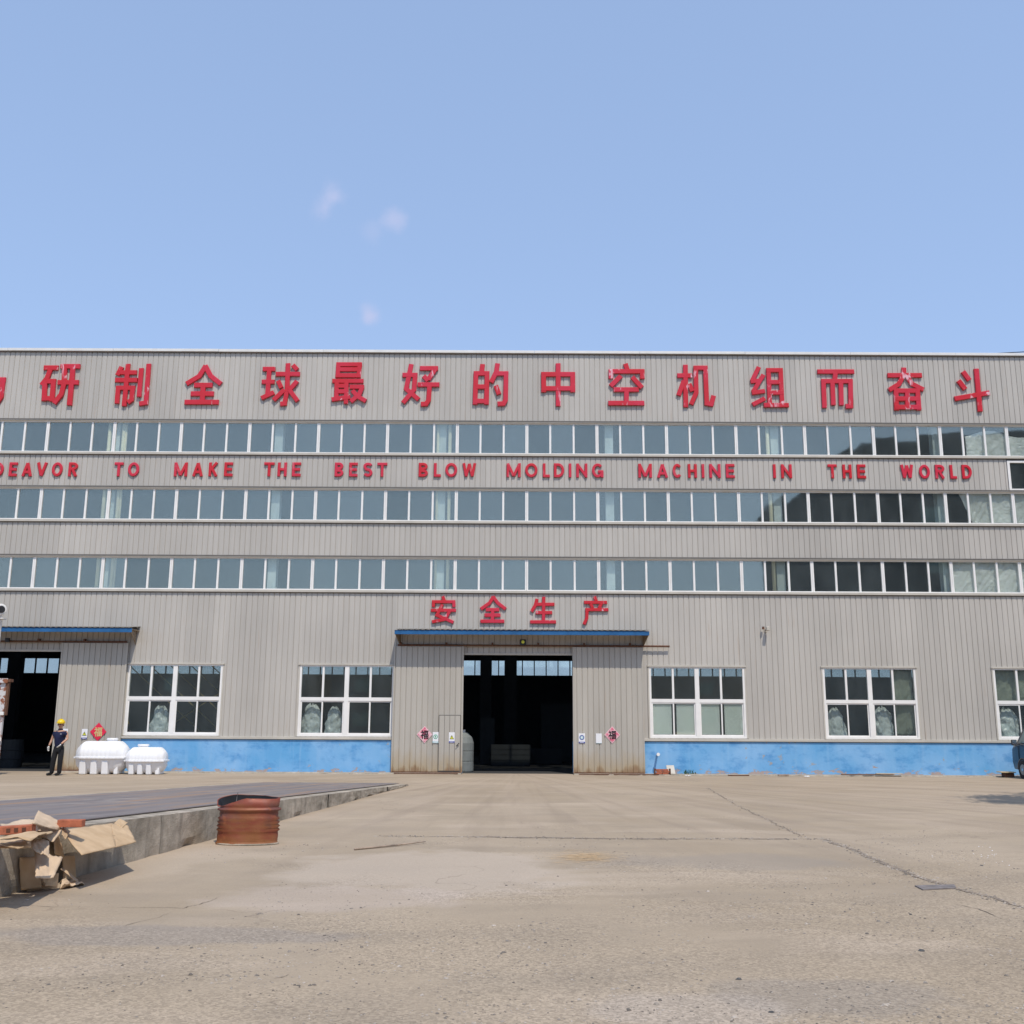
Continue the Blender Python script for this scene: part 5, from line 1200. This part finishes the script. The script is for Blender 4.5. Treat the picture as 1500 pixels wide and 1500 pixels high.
for path, dn in paths:
    for p in path:
        for k in range(dn // 3 if random.random() < .85 else dn // 2):
            pts.append((p.x + random.gauss(0, .05), p.y + random.gauss(0, .07), random.uniform(.005, .017)))
tag(stones('gravel', pts, 'stone'), 'loose grey gravel scattered over the worn concrete', 'gravel', kind='stuff')
for px, py, s, mt, lab in ((1350, 1393, .035, 'stone_dark', 'dark fist sized stone on the concrete at lower right'), (82 + 1000, 1435, .028, 'stone_dark', 'dark upright stone left of the bottom right corner'), (1334, 1340, .02, 'stone_dark', 'small dark stone above the fist sized stone'),
                           (1438, 1268, .03, 'stone_dark', 'lone dark stone on the smooth slab right of the crack'), (1287, 1350, .024, 'stone', 'pale stone lying left of the dark fist sized stone'), (1076, 1491, .03, 'stone', 'brownish stone near the bottom edge'), (1130, 1483, .028, 'stone_dark', 'dark flat stone near the bottom edge')):
    p = gr(px, py); tag(stones('stone', [(p.x, p.y, s * .8)], mt), lab, 'stone')
# straw patch
m = MB(); random.seed(8)
for k in range(420):
    p = gr(random.gauss(858, 24), random.gauss(1256, 4.2)); a = random.uniform(-.5, .5); l = random.uniform(.03, .1); d = Vector((math.cos(a), math.sin(a), 0)) * l; s = Vector((-d.y, d.x, 0)).normalized() * .0025
    p.z = .005 + random.random() * .006; m.add([p - d - s, p + d - s, p + d + s, p - d + s], [(0, 1, 2, 3)])
M['straw'] = simple('straw', (.66, .46, .25), .8)
tag(m.build('straw', 'straw'), 'scattered pale straw on the concrete in mid yard', 'straw', kind='stuff')
# dust drifts: fine pale chips on the right slab
random.seed(9); pts = []
for k in range(22): p = gr(random.gauss(1445, 35), random.gauss(1255, 14)); pts.append((p.x, p.y, random.uniform(.005, .012)))
tag(stones('plaster_chips', pts, 'sign_white'), 'scattered white plaster chips on the right slab', 'plaster chips', kind='stuff')

# ------------------------------------------------------------------ what the glass reflects: buildings behind the viewer, and a tree at the right
def block(name, x0, x1, y0, y1, h, ridge, mat, label, nwin):
    t_ = thing(name, ((x0 + x1) / 2, (y0 + y1) / 2, 0), label, 'building')
    xm = (x0 + x1) / 2
    MB().prism([(x0, 0), (x1, 0), (x1, h), (xm, h + ridge), (x0, h)] if ridge else [(x0, 0), (x1, 0), (x1, h), (x0, h)], y0, y1).build('wall', mat, t_)
    for i in range(nwin):
        for k in range(max(1, int(h / 4))):
            xx = x0 + (x1 - x0) * (i + .5) / nwin; z = 1.6 + k * 3.6
            MB().box(xx - .9, xx + .9, y1 - .05, y1 + .03, z, z + 1.5).build('window', 'van_glass', t_)
M['far_wall'] = simple('far_building', (.20, .19, .18), .8); M['far_dark'] = simple('far_dark_building', (.13, .14, .15), .8)
block('warehouse', -75, -22, -75, -42, 11.5, 2.5, 'far_wall', 'grey warehouse behind the camera reflected low in the glass', 5)
block('workshop', -21, 27, -70, -48, 9.0, 0, 'far_wall', 'long low workshop behind the camera across the yard', 6)
block('tower_block', 25.5, 62, -30, .5, 22.0, 1.2, 'far_dark', 'dark tall building behind the camera on the right, reflected in the right windows', 4)
t_ = thing('tree', (13.4, 20.9, 0), 'leafy tree just outside the right edge whose shadow falls in the yard', 'tree')
MB().cyl((13.4, 20.9, 0), (13.3, 20.8, 3.2), .16, .11, n=10).cyl((13.3, 20.8, 3.2), (12.7, 20.6, 5.2), .09, .04, n=8).cyl((13.3, 20.8, 3.0), (14.1, 21.1, 5.4), .08, .04, n=8).build('trunk', 'bark', t_)
m = MB(); random.seed(4)
cl = [(12.75 + random.gauss(0, .6), 20.7 + random.gauss(0, .55), 5.6 + random.gauss(0, .7)) for _ in range(16)] + [(14.2 + random.gauss(0, .8), 21.2 + random.gauss(0, .8), 6.2 + random.gauss(0, .8)) for _ in range(14)]
for cx, cy, cz in cl:
    for k in range(150):
        p = Vector((cx + random.gauss(0, .28), cy + random.gauss(0, .28), cz + random.gauss(0, .22))); a = Vector((random.gauss(0, 1), random.gauss(0, 1), random.gauss(0, .6))).normalized() * .09; b2 = a.orthogonal().normalized() * .045
        m.add([p - a, p + b2, p + a, p - b2], [(0, 1, 2, 3)])
m.build('crown', 'canopy_leaf', t_)
